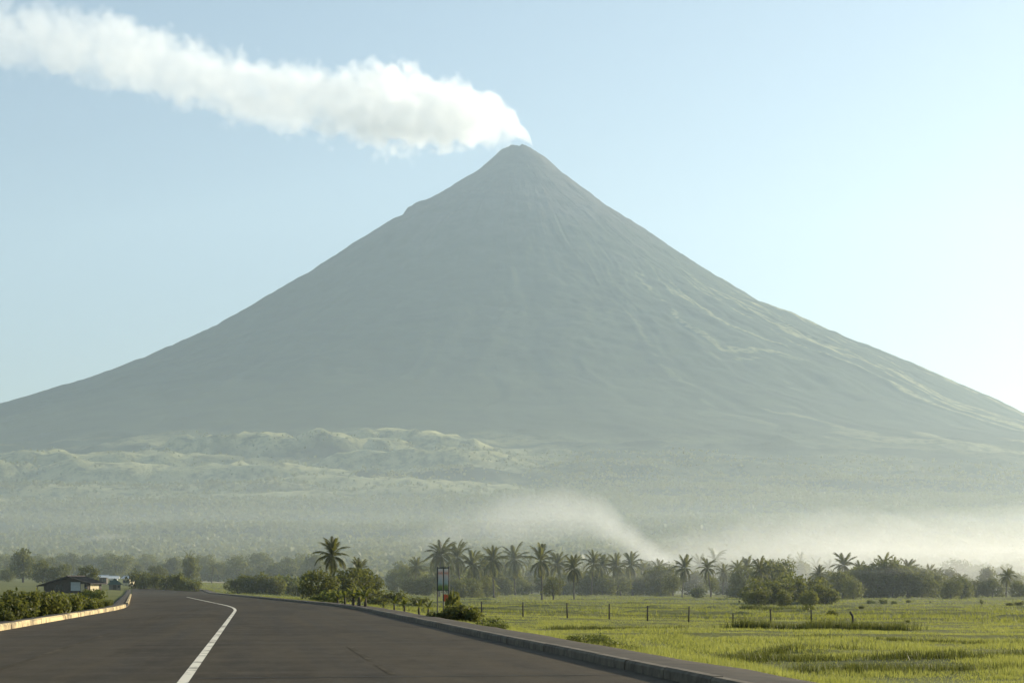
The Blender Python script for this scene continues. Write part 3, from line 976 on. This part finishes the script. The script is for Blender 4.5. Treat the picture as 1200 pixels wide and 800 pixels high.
BSTEM = stem_mb.mesh('stem', M_BARK, True)
def banana(loc, hgt, label, group=None, nl=8, name='banana_plant', cat='plant', stem=.55):
    rnd = random.Random(int(loc.x*31+loc.y*7))
    e = empty(name, loc, rnd.uniform(0, 6.28), hgt)
    s = obj('stem', BSTEM, e); s.scale = (.8, .8, stem)
    for i in range(nl):
        t = i/(nl-1)
        f = bpy.data.objects.new('leaf', BLEAF[min(2, int(t*3))])
        f.location = (0, 0, stem-.05); q = rnd.uniform(.5, .7)
        f.scale = (q, q, q); f.rotation_euler = (0, -R(80-60*t), i*2.4+rnd.uniform(-.3, .3))
        link(f, e)
    return tag(e, label, cat, group)
GB = 'banana plants by the bend'
for i, (px, py, h_) in enumerate(((404, 711, 1.5), (414, 713, 1.7), (421, 713.5, 1.9), (428, 714, 1.7), (396, 709, 1.3))):
    banana(hit(px, py), h_, ['leftmost but one banana plant behind the kerb at the bend', 'middle banana plant behind the kerb at the bend', 'tallest banana plant behind the kerb at the bend', 'rightmost banana plant behind the kerb at the bend', 'small banana plant left of the others at the bend'][i], GB)
GW = 'drooping weeds along the kerb'
for i, (px, py, h_) in enumerate(((462, 717, .95), (474, 718.5, .95), (491, 721, .9), (502, 722, .85), (449, 715.5, .6))):
    banana(hit(px, py), h_, ['left drooping weed of the pair before the sign', 'right drooping weed of the pair before the sign', 'drooping weed close to the left sign post', 'drooping weed at the foot of the sign', 'smallest drooping weed left of the pair'][i], GW, 9, 'drooping_weed', 'weed', .62)

# climbing bush beside the sign
b0 = hit(538, 728)
Sh('neardark', 536, 706, b0.y, 'dark leafy bush covering the foot of the sign', 1.3)
Sh('neardark', 532, 690, b0.y+1.5, 'tall narrow vine climbing beside the right sign post', .32)
Sh('near', 553, 713, b0.y-1, 'loose leafy weed bush right of the sign', 1.0)
Sh('near', 518, 716, b0.y, 'low leafy weed below the sign', 1.6)
for i, (px, py, h_, l) in enumerate(((571, 737, .50, 'leafy weed clump after the bush by the sign'), (583, 740, .40, 'small weed clump right of the leafy one'), (690, 757, .40, 'dark leafy weed clump on the sidewalk edge'), (704, 759, .36, 'bright leafy weed clump on the sidewalk edge'), (724, 763, .30, 'low weed clump trailing along the sidewalk'), (742, 766, .24, 'last low weed clump trailing along the sidewalk'), (672, 754, .28, 'low dark weed left of the sidewalk clumps'))):
    shrub('weed', hit(px, py), h_, l, 'weeds along the sidewalk', 1.3, 'roadside_weed', 'weed')

# left roadside bushes
GL = 'bushes behind the cream kerb'
for i, (px, ytop, D, s) in enumerate([(-30, 698, 74, 1.0), (4, 695, 80, .95), (24, 689, 84, .9), (46, 690, 88, .85), (66, 691, 92, .85), (84, 694, 99, .85), (100, 697, 106, .9), (113, 700, 114, .9), (124, 702, 124, 1.0), (6, 712, 70, .7)]):
    Sh('neardark' if i in (1, 2, 3) else 'near', px, ytop, D, ['leafy bush cut by the left edge of the photo', 'dark leafy bush at the left edge', 'tallest dark bush behind the cream kerb', 'dark bush right of the tallest one', 'leafy bush in front of the brown house', 'bush below the cream wall of the brown house', 'low bush right of the brown house', 'low bush left of the green roofed hut', 'last low bush before the kerb gap', 'bright low weed bush at the kerb on the left edge'][i], s, GL)
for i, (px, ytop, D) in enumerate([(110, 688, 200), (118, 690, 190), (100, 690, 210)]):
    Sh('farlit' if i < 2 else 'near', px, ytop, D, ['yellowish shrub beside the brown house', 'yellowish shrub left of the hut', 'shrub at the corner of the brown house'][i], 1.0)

# ------------------------------------------------------------------ houses
M_ROOFB = simple('rusty_roof', (.035, .028, .024), (.075, .058, .045), 1.5, .7, .01)
M_ROOFG = simple('green_roof', (.022, .050, .040), (.036, .070, .056), 1.5, .8, .01, .2)
M_ROOFW = simple('tin_roof', (.50, .50, .48), (.70, .70, .67), 1.2, .45, .01, .5)
M_WOOD = simple('dark_planks', (.035, .028, .022), (.075, .060, .048), 2, .85)
M_BLUE = simple('pale_blue_wall', (.34, .38, .40), (.46, .50, .51), 2, .85)
M_CREAM = simple('cream_wall', (.45, .38, .24), (.60, .52, .34), 2, .85)
M_GREYW = simple('grey_wall', (.10, .09, .075), (.17, .15, .125), 2, .9)
M_GLASSD = simple('dark_window', (.010, .012, .014), (.022, .024, .026), 2, .2, 0, .5)

def roof_slab(mb, xa, za, xb, zb, y0, y1, t=.10):
    mb.add([(xa, y0, za), (xb, y0, zb), (xb, y1, zb), (xa, y1, za), (xa, y0, za+t), (xb, y0, zb+t), (xb, y1, zb+t), (xa, y1, za+t)],
           [(0, 3, 2, 1), (4, 5, 6, 7), (0, 1, 5, 4), (1, 2, 6, 5), (2, 3, 7, 6), (3, 0, 4, 7)])
def corr(mb, xa, za, xb, zb, y0, y1, n):
    for i in range(n):                # roll ribs of the roofing sheet
        y = y0+(i+.5)*(y1-y0)/n
        mb.tube([(xa, y, za+.11), (xb, y, zb+.11)], .05, 4)

loc = spot(81, 320)
hs = empty('brown_house', loc, R(-8))
tag(hs, 'low brown house with wide dark gable roof behind the roadside bushes', 'house')
m_ = MB(); m_.add([(-5.0, 0, -.3), (3.6, 0, -.3), (3.6, 0, 2.0), (0, 0, 3.0), (-5.0, 0, 1.5), (-5.0, 7, -.3), (3.6, 7, -.3), (3.6, 7, 2.0), (0, 7, 3.0), (-5.0, 7, 1.5)],
    [(0, 1, 2, 3, 4), (9, 8, 7, 6, 5), (1, 6, 7, 2), (0, 4, 9, 5), (0, 5, 6, 1)])
m_.build('wall', M_WOOD, hs)
rf = MB(); roof_slab(rf, 0, 3.12, -6.1, 1.30, -1.0, 7.6); roof_slab(rf, 0.005, 3.12, 4.6, 1.75, -1.0, 7.6)
rf = rf.build('roof', M_ROOFB, hs)
rb = MB(); corr(rb, 0, 3.12, -6.1, 1.30, -1, 7.6, 16); corr(rb, 0, 3.12, 4.6, 1.75, -1, 7.6, 16); rb.build('roof_ribs', M_ROOFB, rf)
rc = MB(); rc.tube([(0, -1.05, 3.24), (0, 7.65, 3.24)], .12, 6); rc.build('ridge_cap', M_ROOFB, rf)
b = MB(); b.box(.35, 2.2, -.06, -.004, .5, 2.1); b.build('blue_panel', M_BLUE, hs)
b = MB(); b.box(2.3, 3.0, -.08, -.004, -.2, 1.75); d_ = b.build('door', M_CREAM, hs)
b = MB(); b.box(2.86, 2.92, -.13, -.082, .75, .85); b.build('handle', M_BLACK, d_)
b = MB(); b.box(-2.6, -1.4, -.05, -.004, .7, 1.6); w_ = b.build('window', M_GLASSD, hs)
b = MB()
for (x0, x1, z0, z1) in ((-2.68, -2.6, .62, 1.68), (-1.4, -1.32, .62, 1.68), (-2.6, -1.4, .62, .7), (-2.6, -1.4, 1.6, 1.68), (-2.03, -1.97, .7, 1.6)): b.box(x0, x1, -.08, -.003, z0, z1)
b.build('frame', M_WOOD, w_)
b = MB(); b.box(3.605, 3.66, 1.0, 5.5, .2, 1.7); b.build('side_panel', M_CREAM, hs)
for x in (-5.9, 4.4):
    b = MB(); b.tube([(x, -.8, -.3), (x, -.8, 1.35 if x < 0 else 1.8)], .07, 6); b.build('porch_post', M_WOOD, hs)

loc = spot(134.5, 395)
ht = empty('hut', loc, R(14), .82)
tag(ht, 'small hut with green hipped roof beside the road bend', 'hut')
m_ = MB(); m_.box(-1.6, 1.6, 0, 4, -.3, 1.49)
m_.build('wall', M_GREYW, ht)
rf = MB(); rf.add([(-2.2, -.6, 1.5), (2.2, -.6, 1.5), (2.2, 4.6, 1.5), (-2.2, 4.6, 1.5), (0, 1.4, 3.25), (0, 2.6, 3.25)],
    [(0, 1, 4), (1, 2, 5, 4), (2, 3, 5), (3, 0, 4, 5), (3, 2, 1, 0)]); rf = rf.build('roof', M_ROOFG, ht)
rb = MB()
for (p, q) in (((-2.2, -.6, 1.5), (0, 1.4, 3.25)), ((2.2, -.6, 1.5), (0, 1.4, 3.25)), ((2.2, 4.6, 1.5), (0, 2.6, 3.25)), ((0, 1.4, 3.25), (0, 2.6, 3.25))): rb.tube([p, q], .06, 5)
rb.build('ridge_cap', M_ROOFG, rf)
b = MB(); b.box(-.5, .4, -.05, -.004, -.2, 1.45); d_ = b.build('door', M_WOOD, ht)
b = MB(); b.box(.9, 1.4, -.04, -.004, .7, 1.3); b.build('window', M_GLASSD, ht)

def far_house(px, D, w, d, h, ridge, rz, label, roofm, wallm):
    e = empty('far_house', spot(px, D), R(rz)); tag(e, label, 'house', 'pale roofed houses behind the hut')
    m_ = MB(); m_.box(-w/2, w/2, 0, d, -.5, h); m_.build('wall', wallm, e)
    rf = MB()
    rf.add([(-w/2-.5, -.5, h-.1), (w/2+.5, -.5, h-.1), (w/2+.5, d/2, h+ridge), (-w/2-.5, d/2, h+ridge), (w/2+.5, d+.5, h-.1), (-w/2-.5, d+.5, h-.1)],
           [(0, 1, 2, 3), (3, 2, 4, 5), (0, 3, 5), (1, 4, 2), (0, 5, 4, 1)])
    r_ = rf.build('roof', roofm, e)
    b = MB(); b.tube([(-w/2-.5, d/2, h+ridge+.03), (w/2+.5, d/2, h+ridge+.03)], .12, 6); b.build('ridge_cap', roofm, r_)
    for x in (-w*.28, w*.25):
        b = MB(); b.box(x-.5, x+.5, -.05, -.004, h*.35, h*.75); b.build('window', M_GLASSD, e)
far_house(133, 470, 2.0, 3, 2.2, .6, 10, 'small house with white tin roof right behind the green hut', M_ROOFW, M_WHITE)
far_house(148, 500, 2.2, 3, 2.2, .6, -15, 'low pale house peeping out right of the green hut', M_ROOFW, M_CREAM)
far_house(120, 520, 2.4, 3, 2.2, .6, 5, 'low grey house peeping out left of the green hut', M_ROOFW, M_GREYW)

# low pale wall across the left field
a, b_ = spot(233, 820), spot(279, 900)
wl = MB(); n_ = 14
for i in range(n_):
    p, q = a.lerp(b_, i/n_), a.lerp(b_, (i+1)/n_)
    zz = ground_z((p.x+q.x)/2, (p.y+q.y)/2)
    wl.add([(p.x, p.y, zz-.8), (q.x, q.y, zz-.8), (q.x, q.y, zz+.30), (p.x, p.y, zz+.30), (p.x, p.y+.4, zz-.8), (q.x, q.y+.4, zz-.8), (q.x, q.y+.4, zz+.30), (p.x, p.y+.4, zz+.30)],
           [(0, 1, 2, 3), (7, 6, 5, 4), (3, 2, 6, 7), (0, 3, 7, 4), (1, 5, 6, 2)])
tag(wl.build('low_wall', M_GREYW), 'thin low pale wall running across the distant left field', 'wall')

# ------------------------------------------------------------------ sign with two tall banners
def banner_mat():
    m, nt, out = nodes_of('banner_print'); g = N(nt)
    tc = g.new('ShaderNodeTexCoord'); sep = g.new('ShaderNodeSeparateXYZ')
    nt.links.new(tc.outputs['Generated'], sep.inputs[0])
    n = g.noise(tc.outputs['Generated'], 5, 3, .6)
    z = g.math('ADD', sep.outputs[2], g.math('MULTIPLY', g.math('SUBTRACT', n, .5), .25))
    c = g.ramp(z, [(0, (.05, .10, .03)), (.18, (.18, .22, .06)), (.32, (.30, .38, .38)), (.52, (.42, .42, .42)), (.70, (.55, .46, .42)), (.80, (.50, .24, .18)), (.88, (.62, .52, .47)), (1, (.62, .60, .58))])
    nt.links.new(g.bsdf(c, .6, None, .3), out.inputs['Surface'])
    return m
M_BAN = banner_mat()
sl = hit(519, 720)
sg = empty('banner_sign', sl, R(-12))
pxm = sl.y/F_PX
tag(sg, 'roadside sign with two tall printed banners between three black posts', 'sign')
hz = (HOR-664)*pxm + EYE - sl.z
for x in (-6.6, .6, 7.2):
    b = MB(); b.tube([(x*pxm, 0, -.2), (x*pxm, 0, hz+.05)], .045, 8); b.build('post', M_BLACK, sg)
for (x0, x1) in ((-5.6, -.4), (1.6, 6.2)):
    b = MB(); b.box(x0*pxm, x1*pxm, -.02, .02, hz-27*pxm, hz-2*pxm); bn = b.build('banner', M_BAN, sg)
    for zq in (hz-2*pxm, hz-27*pxm-.04):
        b = MB(); b.box((x0-.9)*pxm, (x1+.9)*pxm, -.025, .025, zq, zq+.04); b.build('rail', M_BLACK, bn)
b = MB(); b.box(1.4*pxm, 6.4*pxm, -.02, .02, hz-40*pxm, hz-32*pxm); b.build('board', M_RED, sg)
b = MB(); b.box(-6.6*pxm, 7.2*pxm, .025, .06, hz-.06, hz-.01); b.build('top_bar', M_BLACK, sg)

# ------------------------------------------------------------------ fence posts
post_me = []
for s in range(3):
    rnd = random.Random(s); mb = MB()
    mb.tube([(0, 0, -.3), (rnd.uniform(-.02, .02), 0, .4), (rnd.uniform(-.03, .03), rnd.uniform(-.02, .02), 1.0)], [.06, .055, .05], 7)
    post_me.append(mb.mesh('fence_post', M_POST, True))
GF = 'fence posts in the field'
fp = [(564, 704.5, 720.5, 'first fence post right of the sign'), (613, 705, 724, 'second fence post right of the sign'), (665, 706, 724, 'third fence post right of the sign'), (714, 707, 725, 'fourth fence post right of the sign'),
      (759, 709, 725, 'fifth fence post right of the sign'), (807, 710, 726, 'last tall fence post before the short one'), (859, 718, 727, 'short fence post in the gap of the fence'), (903, 713, 729, 'fence post at the left of the sedge strip'), (951, 714, 731, 'fence post at the right of the sedge strip')]
tops = []
for i, (x, y0, y1, l) in enumerate(fp):
    Dp = 112.0
    p = spot(x, Dp)
    h = EYE+(HOR-y0)/F_PX*Dp - p.z
    o = obj('fence_post', post_me[i % 3]); o.location = p
    o.scale = (.9, .9, h); o.rotation_euler = (0, R(random.uniform(-2.5, 2.5)), i*1.3)
    tag(o, l, 'fence post', GF)
    tops.append(p+Vector((0, 0, h)))
def wire(a, b, fr, label):
    mb = MB(); pts = []
    for t in np.linspace(0, 1, 7):
        p = a.lerp(b, float(t)); p.z -= .06*4*t*(1-t)
        pts.append(p+Vector((0, -.05, 0)))
    mb.tube(pts, .010, 4)
    tag(mb.build('fence_wire', M_WIRE), label, 'wire', 'fence wires')
nm = ['first', 'second', 'third', 'fourth', 'fifth']
for i in range(5):
    for z, n in ((.12, 'upper'), (.62, 'lower')):
        wire(tops[i]-Vector((0, 0, z)), tops[i+1]-Vector((0, 0, z)), 0, '%s wire in the %s fence bay from the sign' % (n, nm[i]))
wire(tops[7]-Vector((0, 0, .1)), tops[8]-Vector((0, 0, .1)), 0, 'wire between the two posts at the sedge strip')
# bent stump
sp = spot(999, 112)
mb = MB(); h = EYE+(HOR-716)/F_PX*112 - sp.z
mb.tube([(0, 0, -.3), (0.02, 0, h*.4), (0, 0, h*.65), (-.10, 0, h*.85), (-.16, 0, h)], [.085, .08, .07, .08, .045], 8)
o = mb.build('stump', M_POST, smooth=True); o.location = sp
tag(o, 'bent dark stump standing alone in the right field', 'stump')

# ------------------------------------------------------------------ far forest on the foot slopes
def forest():
    n = 90000
    D = RNG.uniform(1150**1.25, 4900**1.25, n)**(1/1.25)
    X = (RNG.uniform(-150, 1350, n)-600)/F_PX*D
    zv = volcano_z(X, D); zp = plain(X, D)
    z = np.maximum(zv, zp)
    dens = ss(.36, .56, fbm(X/150., D/150., 401, 4))
    leftlava = (1-ss(-100, 300, X))*ss(3050, 3600, D)*ss(.35, .5, fbm(X/260., D/150., 201, 4))
    keep = RNG.uniform(0, 1, n) < (.30+.8*dens)*(1-.85*leftlava)*(1-.75*ss(3900, 4600, D))
    X, D, z = X[keep], D[keep], z[keep]
    n = len(X); q = 8
    h = RNG.uniform(5.0, 11.0, n)*(1+.25*(RNG.uniform(0, 1, n) > .9))
    C = np.repeat(np.stack([X, D, z], -1), q, 0)
    hh = np.repeat(h, q)
    d = RNG.normal(0, 1, (n*q, 3)); d /= np.linalg.norm(d, axis=1)[:, None]
    C = C + d*np.stack([hh*.42, hh*.42, hh*.36], -1)*RNG.uniform(.4, 1, (n*q, 1)); C[:, 2] += hh*.55
    a = RNG.normal(0, 1, (n*q, 3)); a /= np.linalg.norm(a, axis=1)[:, None]
    b = np.cross(a, d+RNG.normal(0, .4, (n*q, 3))); b /= np.linalg.norm(b, axis=1)[:, None]+1e-6
    s = (hh*RNG.uniform(.18, .34, n*q))[:, None]
    V = np.stack([C-a*s, C+b*s*.8, C+a*s, C-b*s*.8], 1).reshape(-1, 3)
    o = obj('forest', np_mesh('forest', V, np.arange(n*q*4).reshape(-1, 4), M_FOREST, False))
    tag(o, 'distant hazy woodland covering the lower foot slopes of the volcano', 'forest', kind='stuff')
forest()

# ------------------------------------------------------------------ smoke, mist and haze
def closed_tube(name, pts, ry, rz, n=20):
    vs_, fs = [], []
    for i, p in enumerate(pts):
        for j in range(n):
            t = 2*math.pi*j/n
            vs_.append((p[0], p[1]+math.cos(t)*ry[i], p[2]+math.sin(t)*rz[i]))
    m_ = len(pts)
    for i in range(m_-1):
        for j in range(n): fs.append((i*n+j, (i+1)*n+j, (i+1)*n+(j+1)%n, i*n+(j+1)%n))
    fs.append(tuple(range(n))); fs.append(tuple(range(m_*n-1, (m_-1)*n-1, -1)))
    mb = MB(); mb.add(vs_, fs)
    return mb

def fcurve(g, x, pts):
    n = g.new('ShaderNodeFloatCurve')
    c = n.mapping.curves[0]
    c.points[0].location = pts[0]; c.points[1].location = pts[-1]
    for p in pts[1:-1]: c.points.new(*p)
    n.mapping.use_clip = False
    n.mapping.update()
    g.put(n.inputs['Value'], x)
    return n.outputs[0]

def plume_volume(name, X0, X1, axis, zmax, rmax, noise_sc, dens, fade, g_an=.35, amp=1.3, sharp=3.5, col=(1, 1, 1), step=.5, ysq=1.0, billow=True):
    """smoke rolled round a curved axis; axis = list of (x, z, radius) in metres from the vent"""
    m, nt, out = nodes_of(name); g = N(nt)
    tc = g.new('ShaderNodeTexCoord'); sep = g.new('ShaderNodeSeparateXYZ')
    nt.links.new(tc.outputs['Object'], sep.inputs[0])
    t = g.maprange(sep.outputs[0], X0, X1)
    ax = sorted([((x-X0)/(X1-X0), z, r) for x, z, r in axis])
    zc = g.math('MULTIPLY', fcurve(g, t, [(a, z/zmax) for a, z, r in ax]), zmax)
    rr = g.math('MULTIPLY', fcurve(g, t, [(a, r/rmax) for a, z, r in ax]), rmax)
    dz = g.math('DIVIDE', g.math('SUBTRACT', sep.outputs[2], zc), rr)
    dy = g.math('DIVIDE', sep.outputs[1], g.math('MULTIPLY', rr, ysq))
    d = g.math('SQRT', g.math('ADD', g.math('MULTIPLY', dz, dz), g.math('MULTIPLY', dy, dy)))
    nz = g.noise(tc.outputs['Object'], noise_sc, 5 if billow else 3, .6, .3 if billow else 0)
    if billow:
      vo = g.new('ShaderNodeTexVoronoi', feature='SMOOTH_F1')
      vo.inputs['Scale'].default_value = noise_sc*2.2; vo.inputs['Smoothness'].default_value = .35
      wv = g.new('ShaderNodeVectorMath', operation='ADD')
      nt.links.new(tc.outputs['Object'], wv.inputs[0])
      sv = g.new('ShaderNodeVectorMath', operation='SCALE'); sv.inputs[3].default_value = .35/noise_sc
      nn = g.new('ShaderNodeTexNoise'); nn.inputs['Scale'].default_value = noise_sc*1.5; nn.inputs['Detail'].default_value = 2
      nt.links.new(tc.outputs['Object'], nn.inputs['Vector']); nt.links.new(nn.outputs['Color'], sv.inputs[0]); nt.links.new(sv.outputs[0], wv.inputs[1])
      nt.links.new(wv.outputs[0], vo.inputs['Vector'])
      nz = g.math('SUBTRACT', nz, g.math('MULTIPLY', g.math('SUBTRACT', vo.outputs['Distance'], .5), .30))
    v = g.math('ADD', g.math('SUBTRACT', 1.0, d), g.math('MULTIPLY', g.math('SUBTRACT', nz, .5), amp))
    v = g.math('MULTIPLY', v, sharp, clamp=True)
    v = g.math('MULTIPLY', v, fcurve(g, t, fade))
    v = g.math('MULTIPLY', v, dens)
    pv = g.new('ShaderNodeVolumePrincipled')
    pv.inputs['Color'].default_value = (*col, 1)
    pv.inputs['Anisotropy'].default_value = g_an
    g.put(pv.inputs['Density'], v)
    nt.links.new(pv.outputs[0], out.inputs['Volume'])
    m.cycles.volume_step_rate = step
    return m

PX = [(624,170,3),(612,155,12),(592,144,24),(560,137,32),(520,132,39),(480,130,45),(450,126,47),(410,124,42),(370,118,39),(330,112,39),(290,106,38),(240,92,38),(190,80,40),(140,66,42),(90,54,42),(40,44,38),(0,40,38),(-200,14,45),(-330,0,40)]
VENT = Vector(((614-600)/F_PX*SUMY, SUMY, (HOR-172)*K+EYE))
axis = [((x-614)*K, (172-y)*K, r*K) for x, y, r in PX]
xs0, xs1 = axis[-1][0], axis[0][0]
mat = plume_volume('volcanic_steam', xs0, xs1, axis, 900.0, 260.0, .0056, .010,
                   [(0, .0), (.08, .18), (.3, .25), (.55, .4), (.75, .6), (.9, 1), (1, 1)], amp=2.0, sharp=3.2, step=.17)
pl = closed_tube('steam_plume', [(a[0], 0, a[1]) for a in axis], [a[2]*1.6+15 for a in axis], [a[2]*1.6+15 for a in axis]).build('steam_plume', mat)
pl.location = VENT
tag(pl, 'white steam plume blown left from the summit of the volcano', 'steam plume', kind='stuff')

def puff_hull(name, pts, ry, rz, seed, amp, nu=70, nv=36):
    """closed bumpy smoke body round an axis; its edges thin out because its thickness does"""
    P = np.array(pts, dtype=float); t = np.linspace(0, 1, nu); tt = np.linspace(0, 1, len(P))
    C = np.stack([np.interp(t, tt, P[:, i]) for i in range(3)], -1)
    Ry = np.interp(t, tt, ry); Rz = np.interp(t, tt, rz)
    a = np.linspace(0, 2*np.pi, nv, endpoint=False)
    T, A = np.meshgrid(np.arange(nu), a, indexing='ij')
    cx, cy = np.cos(A), np.sin(A)
    qx, qy = np.sign(cx)*np.abs(cx)**2.4, np.sign(cy)*np.abs(cy)**2.4
    L = np.linalg.norm(np.diff(P, axis=0), axis=1).sum()/max(np.mean(rz), 1)
    n = fbm(cx*1.3+T*L/nu*.9, cy*1.3+T*L/nu*.45, seed, 4, .6)
    k = 1+(n-.5)*2*amp
    V = np.stack([C[T, 0]+(n-.5)*Rz[T]*amp, C[T, 1]+qx*Ry[T]*k, C[T, 2]+qy*Rz[T]*k], -1).reshape(-1, 3)
    fs = []
    for i in range(nu-1):
        for j in range(nv): fs.append((i*nv+j, (i+1)*nv+j, (i+1)*nv+(j+1) % nv, i*nv+(j+1) % nv))
    fs.append(tuple(range(nv))); fs.append(tuple(range(nu*nv-1, (nu-1)*nv-1, -1)))
    if P[-1, 0] > P[0, 0]: fs = [f[::-1] for f in fs]
    mb = MB(); mb.add([tuple(v) for v in V], fs)
    return mb

def even_smoke(name, dens, col, g_an):
    m, nt, out = nodes_of(name)
    pv = nt.nodes.new('ShaderNodeVolumePrincipled')
    pv.inputs['Color'].default_value = (*col, 1); pv.inputs['Density'].default_value = dens; pv.inputs['Anisotropy'].default_value = g_an
    nt.links.new(pv.outputs[0], out.inputs['Volume'])
    return m
SMC = (.99, .985, .97)
# smoke of a field fire behind the palms (px column, row, half height in px) at 1500 m
def smoke_run(name, D, run, mat, label, seed, amp, ysq):
    base = spot(run[0][0], D)
    q = D/F_PX
    pts = [((x-600)*q-base.x, dyy, EYE+(HOR-y)*q-base.z) for x, y, r, dyy in run]
    rr = [r*q for x, y, r, dyy in run]
    o = puff_hull(name, pts, [v*ysq for v in rr], rr, seed, amp).build(name, mat)
    o.location = base
    return tag(o, label, 'smoke', kind='stuff')
q_ = 1500/F_PX
fx = spot(772, 1500)
ax2 = [((x-772)*q_, EYE+(HOR-y)*q_-fx.z, r*q_) for x, y, r in ((815, 668, 8), (790, 662, 14), (765, 650, 20), (738, 634, 25), (710, 616, 30), (672, 604, 34), (625, 604, 36), (575, 612, 32), (530, 624, 26), (480, 634, 18), (430, 642, 10))]
mat = plume_volume('fire_smoke', ax2[-1][0], ax2[0][0], ax2, 90.0, 40.0,   .020, .036, [(0, .0), (.15, .12), (.4, .28), (.65, .5), (.78, .9), (.88, 1), (.96, .5), (1, 0)], .45, 1.5, .9, SMC, .9, 1.3, False)
fs_ = closed_tube('field_smoke', [(a[0], 0, a[1]) for a in ax2], [a[2]*2.2+4 for a in ax2], [a[2]*1.9+5 for a in ax2]).build('field_smoke', mat)
fs_.location = fx
tag(fs_, 'pale smoke drifting up and left from behind the middle palm row', 'smoke', kind='stuff')
smoke_run('field_smoke', 1500, [(90, 634, 2, 0), (110, 630, 5, 4), (130, 627, 6, 8), (150, 628, 2, 10)], even_smoke('smoke_wisp', .016, SMC, .4), 'small smoke wisp over the far trees on the left', 15, .8, 1.4)
smoke_run('smoke_bank', 1500, [(690, 664, 3, 0), (760, 660, 26, 0), (840, 656, 44, 30), (930, 652, 56, 0), (1060, 652, 60, 40), (1200, 654, 62, 0), (1400, 654, 60, 0), (1600, 656, 4, 0)], even_smoke('bank_smoke', .0014, SMC, .5), 'low white smoke bank lying behind the right hand tree line', 21, .35, 7.0)

smoke_run('smoke_bank', 720, [(560, 686, 3, 0), (680, 680, 34, 0), (820, 676, 60, 20), (960, 674, 78, 0), (1120, 674, 84, 30), (1300, 674, 84, 0), (1500, 676, 60, 0), (1650, 680, 4, 0)], even_smoke('thin_smoke', .00085, SMC, .5), 'thin bright smoke hanging among the right hand trees', 27, .25, 12.0)

def air_box(name, x0, x1, y0, y1, z0, z1, dens, col, g_an, label):
    m, nt, out = nodes_of(name)
    pv = nt.nodes.new('ShaderNodeVolumePrincipled')
    pv.inputs['Color'].default_value = (*col, 1)
    pv.inputs['Density'].default_value = dens
    pv.inputs['Anisotropy'].default_value = g_an
    nt.links.new(pv.outputs[0], out.inputs['Volume'])
    mb = MB(); mb.box(x0, x1, y0, y1, z0, z1)
    return tag(mb.build(name, m), label, 'haze', kind='stuff')
air_box('haze', -12700, 12700, -12700, 16500, -40, 3500, 4.6e-5, (.62, .825, 1.0), .30, 'pale morning haze filling the air over the plain and volcano')
air_box('ground_mist', -3200, 3200, 200, 6200, -14, 115, 1.75e-4, (.84, .94, .97), .42, 'thin low mist lying over the plain')
